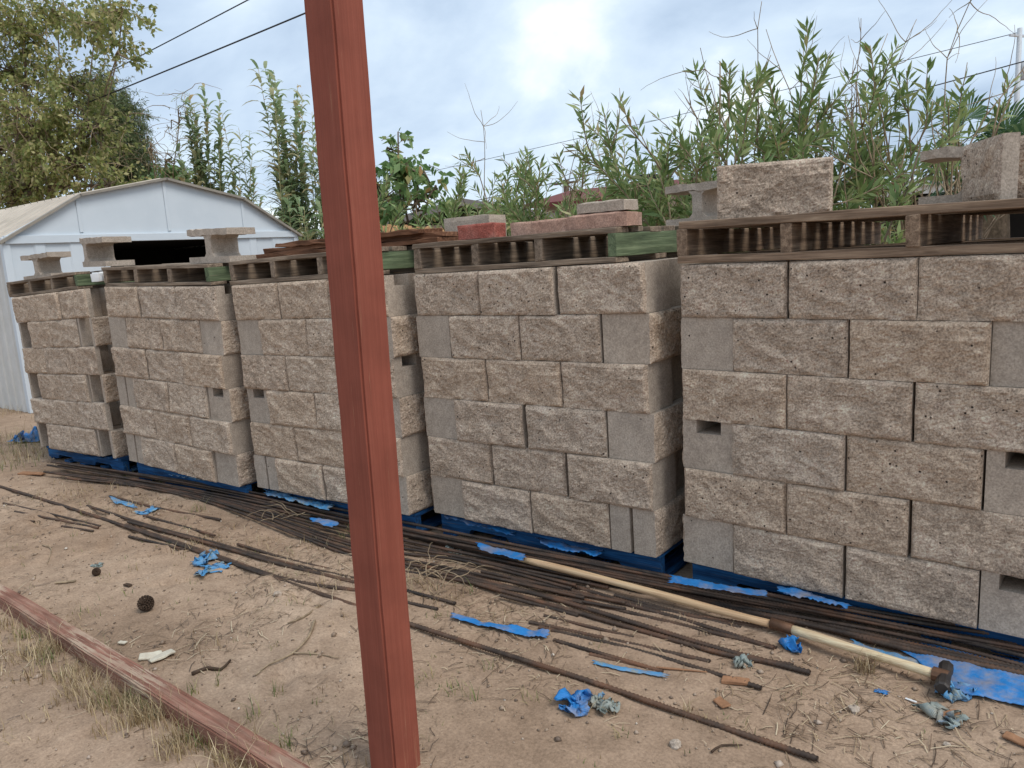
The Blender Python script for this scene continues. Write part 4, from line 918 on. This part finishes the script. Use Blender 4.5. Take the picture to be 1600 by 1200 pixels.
# ---------------------------------------------------------------- plants
def leaf_quads(P, D, Up, L, Wd, droop=0.0):
    """P base points, D unit directions, Up side hints -> kite-shaped leaves with a fold."""
    n = len(P); Sd = np.cross(D, Up); Sd /= np.linalg.norm(Sd, axis=1)[:, None]+1e-9
    L = np.asarray(L)[:, None]; Wd = np.asarray(Wd)[:, None]; dn = np.array([[0, 0, -1.]])*droop*L
    mid = P+D*L*.45+dn*.25
    V = np.stack([P, mid+Sd*Wd, P+D*L+dn, mid-Sd*Wd], 1).reshape(-1, 3); return V, np.arange(n*4).reshape(-1, 4)
def unit(v): return v/(np.linalg.norm(v, axis=-1, keepdims=True)+1e-9)
def plant_root(name, x, y, label, group): 
    o = empty(name, Matrix.Translation((x, y, 0))); return tag(o, label, 'shrub' if 'shrub' in name or 'oleander' in name else 'plant', group)
def oleander(label, px, Yd, pyt, width, nst, seed, bare=0, lean=(0, 0), low=.25, leafsc=1.0):
    r = np.random.default_rng(seed); b = PY(px, 400, Yd); top = PY(px, pyt, Yd).z*1.09
    root = plant_root('oleander', b.x, b.y, label, 'oleander shrubs behind the stacks'); mb = MB(); LP, LD, LS = [], [], []
    def stem(p, dv, ln, rad_, leafy):
        n = 9; pts = [p.copy()]; q = p.copy(); dd_ = dv.copy()
        for i in range(n):
            dd_ = unit(dd_+r.normal(0, .12, 3)+np.array([0, 0, .04])); q = q+dd_*ln/n; pts.append(q.copy())
        mb.tube([Vector(a) for a in pts], list(np.linspace(rad_, rad_*.35, n+1)), 5)
        return pts
    for s in range(nst):
        a = r.uniform(0, 2*np.pi); rr0 = r.uniform(0, .15); p = np.array([rr0*np.cos(a), rr0*np.sin(a), 0]); h = top*r.uniform(.62, 1.0)
        sp = width*r.uniform(.2, 1.0); dv = unit(np.array([np.cos(a)*sp+lean[0], np.sin(a)*sp+lean[1], h]))
        pts = stem(p, dv, h/max(.5, dv[2])*.98, .012, True); tw = [(pts, .3)]
        for k in range(r.integers(6, 10)):
            i0 = r.integers(2, 9); d2_ = unit(np.array(pts[i0+1])-np.array(pts[i0])+r.normal(0, .38, 3)+np.array([0, 0, .25])); rem = min(top-pts[i0][2], .8)*r.uniform(.4, 1.0)
            if rem > .12: tw.append((stem(np.array(pts[i0]), d2_, rem, .006, True), .1))
        for pts_, st_ in tw:
            pa = np.array(pts_); seg = unit(np.diff(pa, axis=0)); n = len(seg)
            for i in range(n):
                if i < n*st_ or pa[i][2] < low: continue
                Ls = np.linalg.norm(pa[i+1]-pa[i]); k = max(1, int(Ls/.028))
                if r.random() < .22: continue
                for j in range(k):
                    base = pa[i]+(pa[i+1]-pa[i])*j/k; ph = r.uniform(0, 6.28); ax_ = seg[i]; e1 = unit(np.cross(ax_, [.3, .2, .9])); e2 = np.cross(ax_, e1)
                    for q in range(3):
                        an = ph+q*2.094; dl = unit(ax_*r.uniform(.55, 1.0)+(e1*np.cos(an)+e2*np.sin(an))*r.uniform(.45, .9)); LP.append(base); LD.append(dl); LS.append(r.uniform(.08, .14)*leafsc)
    for s in range(bare):
        a = r.uniform(0, 6.28); p = np.array([.25*np.cos(a), .2*np.sin(a), top*.55]); dv = unit(np.array([r.normal(0, .22)+lean[0], r.normal(0, .18), 1])); pts = stem(p, dv, top*r.uniform(.42, .58), .006, False)
        for k in range(9):
            i0 = r.integers(3, 9); stem(np.array(pts[i0]), unit(np.array(pts[i0+1])-np.array(pts[i0])+r.normal(0, .3, 3)), r.uniform(.15, .45), .003, False)
    mb.build('stems', M['dead'] if bare else M['bark'], root, True)
    LP, LD = np.array(LP), np.array(LD); LS = np.array(LS); V, Q = leaf_quads(LP, LD, unit(r.normal(0, 1, LP.shape)+np.array([0, 0, 1.])), LS, LS*.10, .08)
    link('foliage', npmesh('foliage', V, Q, M['olea']), root); return len(Q)
OL = [('low oleander sprig left of the grey broken piece', 705, 6.2, 262, .5, 8, 0, 1, .25), ('oleander behind the red brick, with pale twigs', 765, 6.0, 236, .55, 9, 1, 2, .25), ('oleander with tall bare twigs above the long paver', 845, 6.0, 250, .45, 9, 2, 3, 1.2),
      ('slim oleander above the rounded paver', 905, 6.3, 255, .35, 6, 1, 4, 1.95), ('sparse oleander beside the dark rooftop box', 985, 6.4, 255, .35, 5, 1, 5, 2.0), ('oleander left of the big upright block', 1045, 6.0, 215, .45, 9, 1, 6, .25),
      ('tall oleander directly behind the big upright block', 1105, 5.8, 145, .75, 15, 1, 7, .25), ('dense oleander right above the big upright block', 1190, 5.6, 116, .7, 17, 1, 8, .25), ('oleander with the highest bare branches', 1243, 5.6, 130, .4, 9, 5, 9, .25),
      ('oleander in front of the white patio roof', 1352, 5.8, 120, .38, 8, 3, 10, 1.95), ('upright oleander left of the palm', 1425, 5.6, 95, .3, 8, 2, 11, 1.95), ('oleander in front of the palm fronds', 1466, 6.0, 125, .18, 5, 0, 12, 1.6),
      ('low dark green oleander just right of the big upright block', 1298, 5.0, 226, .16, 6, 0, 13, .25)]
for lb, px, Yd, pyt, wd, ns_, br, sd_, lw in OL: oleander(lb, px, Yd, pyt, wd, ns_, sd_, br, low=lw)

def strips(P, D, L, Wd, droop, seg=4):
    """Arching blade leaves, as ribbons of `seg` quads."""
    n = len(P); Sd = np.cross(D, np.array([0, 0, 1.])); Sd /= np.linalg.norm(Sd, axis=1)[:, None]+1e-9; rows = []
    for i in range(seg+1):
        t = i/seg; wv = Wd*(1-abs(2*t-.7)/1.3)**.8 if i < seg else Wd*.03
        c = P+D*(L*t)[:, None]+np.array([[0, 0, -1.]])*(droop*L*t*t)[:, None]; rows += [c-Sd*wv[:, None], c+Sd*wv[:, None]]
    V = np.stack(rows, 1).reshape(-1, 3); b = (np.arange(n)*(2*(seg+1)))[:, None, None]; q = np.array([[2*i, 2*i+1, 2*i+3, 2*i+2] for i in range(seg)])[None]
    return V, (b+q).reshape(-1, 4)
def cane(label, px, Yd, pyt, spread, nst, seed, plume=.3):
    r = np.random.default_rng(seed); b = PY(px, 400, Yd); top = PY(px, pyt, Yd).z; root = plant_root('giant_cane', b.x, b.y, label, 'giant cane behind the shed'); mb = MB(); P, D, L = [], [], []
    for s in range(nst):
        x, y = r.normal(0, spread*.5, 2); h = top*r.uniform(.45, 1.0)**.8; lx, ly = r.normal(0, .05, 2); n = 14
        pts = [np.array([x+lx*h*t*t, y+ly*h*t*t, h*t]) for t in np.linspace(0, 1, n)]; mb.tube([Vector(p) for p in pts], list(np.linspace(.016, .005, n)), 5)
        k = int(h/.07); side = r.uniform(0, 6.28)
        for j in range(k):
            t = j/k
            if t < .22 or r.random() < .12: continue
            p = np.array([x+lx*h*t*t, y+ly*h*t*t, h*t]); az = side+math.pi*(j % 2)+r.normal(0, .5); el = r.uniform(.45, 1.15); P.append(p); D.append([math.cos(az)*math.cos(el), math.sin(az)*math.cos(el), math.sin(el)]); L.append(r.uniform(.45, .9)*(1.1-.45*t))
        if r.random() < plume:
            for j in range(34):
                t = r.random(); P.append(np.array([x+lx*h, y+ly*h, h+t*.45])); az = r.uniform(0, 6.28); D.append([math.cos(az)*.4, math.sin(az)*.4, .9]); L.append(.14*(1.2-t))
    mb.build('cane_stems', M['canestem'], root, True); P, D, L = np.array(P), unit(np.array(D, dtype=float)), np.array(L); V, Q = strips(P, D, L, .026+L*.045, .6); link('foliage', npmesh('foliage', V, Q, M['cane']), root)
cane('leafy clump of giant cane, leftmost, above the shed roof', 335, 11.5, 112, .38, 26, 21, 0); cane('giant cane clump with the tall dry flower stalk', 388, 12.0, 150, .34, 15, 22, 0); cane('tallest giant cane clump, against the red post', 462, 11.0, 86, .40, 32, 23, .06)
cane('low giant cane growth beside the shed roof corner', 440, 10.0, 308, 1.1, 30, 24, 0); cane('giant cane clump just behind the red post', 520, 11.2, 150, .45, 18, 25, 0)

def blob_points(r, blobs, n):
    w_ = np.array([b[3]*b[4]*b[5] for b in blobs]); idx = r.choice(len(blobs), n, p=w_/w_.sum()); u = unit(r.normal(0, 1, (n, 3)))*(r.random((n, 1))**(1/2.2)); B_ = np.array(blobs)[idx]; return B_[:, :3]+u*B_[:, 3:6]
def tree(name, label, base, blobs, mat, nclump, nleaf, leafL, leafW, seed, cat='tree', group=None, trunk=.2, clump=.28, branches=60, dead=0, bark='bark'):
    r = np.random.default_rng(seed); root = empty(name, Matrix.Translation(base)); tag(root, label, cat, group); mb = MB(); B0 = np.array(base)
    bl = [tuple(np.array(b[:3])-B0)+tuple(b[3:]) for b in blobs]; cs = blob_points(r, bl, nclump); top = max(b[2] for b in bl); th = top*.45
    tp = [np.array([r.normal(0, .05)*i, r.normal(0, .05)*i, th*i/5]) for i in range(6)]; mb.tube([Vector(p) for p in tp], list(np.linspace(trunk, trunk*.6, 6)), 9)
    for b in bl:
        e_ = np.array(b[:3]); s_ = tp[r.integers(2, 6)]; pts = [s_+(e_-s_)*t+r.normal(0, .08, 3)*math.sin(t*3.1) for t in np.linspace(0, 1, 7)]; mb.tube([Vector(p) for p in pts], list(np.linspace(trunk*.5, .012, 7)), 6)
    for c_ in cs[r.choice(len(cs), min(branches, len(cs)), replace=False)]:
        b = bl[int(np.argmin([np.linalg.norm(c_-np.array(q[:3])) for q in bl]))]; s_ = np.array(b[:3]); pts = [s_+(c_-s_)*t+r.normal(0, .07, 3)*math.sin(t*3.1) for t in np.linspace(0, 1.05, 6)]; mb.tube([Vector(p) for p in pts], list(np.linspace(.022, .004, 6)), 4)
    mb.build('trunk', M[bark], root, True)
    if dead:
        mb = MB()
        for k in range(dead):
            p = cs[r.integers(len(cs))].copy(); dv = unit(r.normal(0, 1, 3)); pts = []
            for i in range(9): pts.append(Vector(p)); p = p+dv*.13; dv = unit(dv+r.normal(0, .3, 3)+np.array([0, 0, -.16]))
            mb.tube(pts, list(np.linspace(.009, .003, 9)), 4)
        mb.build('dry_twigs', M['dead'], root, True)['kind'] = 'stuff'
    cen = np.array([bl[int(np.argmin([np.linalg.norm((c_-np.array(q[:3]))/np.array(q[3:6])) for q in bl]))][:3] for c_ in cs])
    tdir = unit(unit(cs-cen)*.7+r.normal(0, .6, cs.shape)+np.array([0, 0, -.1])); tl = clump*r.uniform(1.2, 2.4, len(cs))
    mb = MB()
    for c_, d_, l_ in zip(cs, tdir, tl): mb.tube([Vector(c_-d_*l_*.5), Vector(c_+np.array([0, 0, .02])), Vector(c_+d_*l_*.5)], [.006, .004, .002], 3, False)
    mb.build('twigs', M['dead' if dead else 'bark'], root, True)['kind'] = 'stuff'
    tt = r.uniform(-.5, .55, (nclump, nleaf, 1)); P = (cs[:, None, :]+tdir[:, None, :]*tl[:, None, None]*tt+r.normal(0, clump*.11, (nclump, nleaf, 3))).reshape(-1, 3)
    D = unit(np.repeat(tdir, nleaf, 0)*.5+r.normal(0, .7, P.shape)+np.array([0, 0, -.3])); L = leafL*r.uniform(.6, 1.25, len(P)); V, Q = leaf_quads(P, D, unit(r.normal(0, 1, P.shape)+np.array([0, 0, .6])), L, L*leafW, .2)
    link('crown', npmesh('crown', V, Q, M[mat]), root)
def bp(px, py, Yd, rx, ry, rz):
    p = PY(px, py, Yd); return (p.x, p.y, p.z, rx, ry, rz)
tb = PY(60, 400, 8.2); tree('broadleaf_tree', 'big yellow-green tree rising behind the shed at left', (tb.x, tb.y, 0),
     [bp(20, 120, 8.0, 1.0, 1.0, .8), bp(60, 200, 7.6, 1.3, 1.2, .9), bp(-20, 230, 7.8, 1.3, 1.2, 1.0), bp(110, 130, 8.4, .8, .9, .6), bp(120, 260, 8.0, 1.0, 1.0, .6), bp(30, 300, 7.6, 1.3, 1.0, .6), bp(-80, 60, 8.0, 1.4, 1.0, 1.2), bp(170, 290, 8.2, .6, .8, .35), bp(-90, 260, 7.6, 1.4, 1.0, 1.2), bp(30, 40, 8.0, .9, .8, .7), bp(-20, 0, 8.0, .9, .8, .7), bp(150, 200, 8.4, .7, .8, .6)],
     'elm', 900, 34, .105, .28, 31, trunk=.26, clump=.36, branches=420, dead=320)
tb = PY(130, 400, 9.0); tree('broadleaf_tree', 'sparse leafy branches reaching over the big tree at top left', (tb.x, tb.y, 0), [bp(150, 40, 8.6, .7, .7, .45), bp(190, 20, 8.6, .5, .6, .35), bp(90, 20, 8.6, .7, .6, .4), bp(185, 80, 8.6, .35, .5, .4)], 'elm', 170, 12, .12, .3, 32, trunk=.035, clump=.3, branches=28, dead=10, bark='dead')
tb = PY(190, 400, 13.0); tree('fine_leaved_tree', 'dark fine-leaved tree between the big tree and cane', (tb.x, tb.y, 0), [bp(180, 190, 13, 1.0, 1.0, .9), bp(195, 250, 13, 1.2, 1.0, 1.0), bp(160, 150, 13, .8, .8, .8), bp(205, 300, 13, 1.2, 1.0, .8)], 'needle', 900, 60, .13, .085, 33, trunk=.2, clump=.38, branches=160, dead=40)
tb = PY(250, 400, 11.0); tree('leafless_tree', 'bare grey branches leaning between shed roof and cane', (tb.x, tb.y, 0), [bp(235, 230, 11, .6, .4, .6), bp(280, 190, 11, .8, .4, .8), bp(262, 250, 11, 1.0, .5, .4)], 'elm', 60, 1, .06, .2, 34, trunk=.04, clump=.2, branches=16, dead=20, bark='dead')
tb = PY(265, 400, 12.0); tree('green_bush', 'small bright green bush showing above the shed peak', (tb.x, tb.y, 0), [bp(270, 275, 12, .45, .5, .35), bp(255, 290, 12, .5, .5, .3)], 'broad', 90, 14, .14, .36, 35, 'shrub', trunk=.04, clump=.25, branches=30)
tb = PY(640, 400, 8.8); tree('slender_tree', 'slender many-stemmed tree with clustered leaves right of the post', (tb.x, tb.y, 0), [bp(622, 205, 8.8, .16, .2, .14), bp(605, 235, 8.8, .25, .3, .2), bp(620, 270, 8.8, .4, .4, .3), bp(655, 270, 8.8, .35, .4, .25), bp(590, 300, 8.8, .4, .4, .4), bp(650, 315, 8.8, .5, .4, .25), bp(680, 290, 8.8, .2, .3, .2), bp(610, 335, 8.8, .5, .4, .2)], 'broad', 85, 13, .15, .3, 36, trunk=.05, clump=.16, branches=36)

# fan palm
c = PD(1552, 262, 8.6); palm = empty('fan_palm', Matrix.Translation((c.x, c.y, 0))); tag(palm, 'fan palm with spread green fronds at the right edge', 'palm')
mb = MB(); mb.tube([(0, 0, 0), (.03, 0, c.z*.5), (0, 0, c.z-.1)], [.2, .17, .15], 12); mb.build('trunk', M['bark'], palm, True)
rp_ = np.random.default_rng(5)
for k in range(26):
    az = rp_.uniform(0, 6.28); el = rp_.uniform(-.5, 1.2); dv = Vector((math.cos(az)*math.cos(el), math.sin(az)*math.cos(el), math.sin(el))); p0_ = Vector((0, 0, c.z-.1)); p1_ = p0_+dv*rp_.uniform(.4, .75)
    mb = MB(); mb.tube([p0_, p0_.lerp(p1_, .5)+Vector((0, 0, .03)), p1_], [.015, .011, .008], 5)
    e1 = dv.cross(Vector((0, 0, 1))).normalized(); e2 = e1.cross(dv).normalized(); pv = math.radians(rp_.uniform(-30, 30)); e1 = e1*math.cos(pv)+e2*math.sin(pv)
    for q in range(26):
        an = R(-115+230*q/25); db = (dv*math.cos(an)+e1*math.sin(an)).normalized(); Lb_ = rp_.uniform(.42, .56)*(1-.25*abs(an)/2); sd3 = db.cross(e2).normalized()*.016
        m_ = p1_+db*Lb_*.55+e2*.02; t_ = p1_+db*Lb_-Vector((0, 0, .09)); mb.add([p1_, m_-sd3, t_, m_+sd3], [(0, 1, 2, 3)])
    mb.build('frond', M['palm'], palm)
print('objects', len(bpy.data.objects))
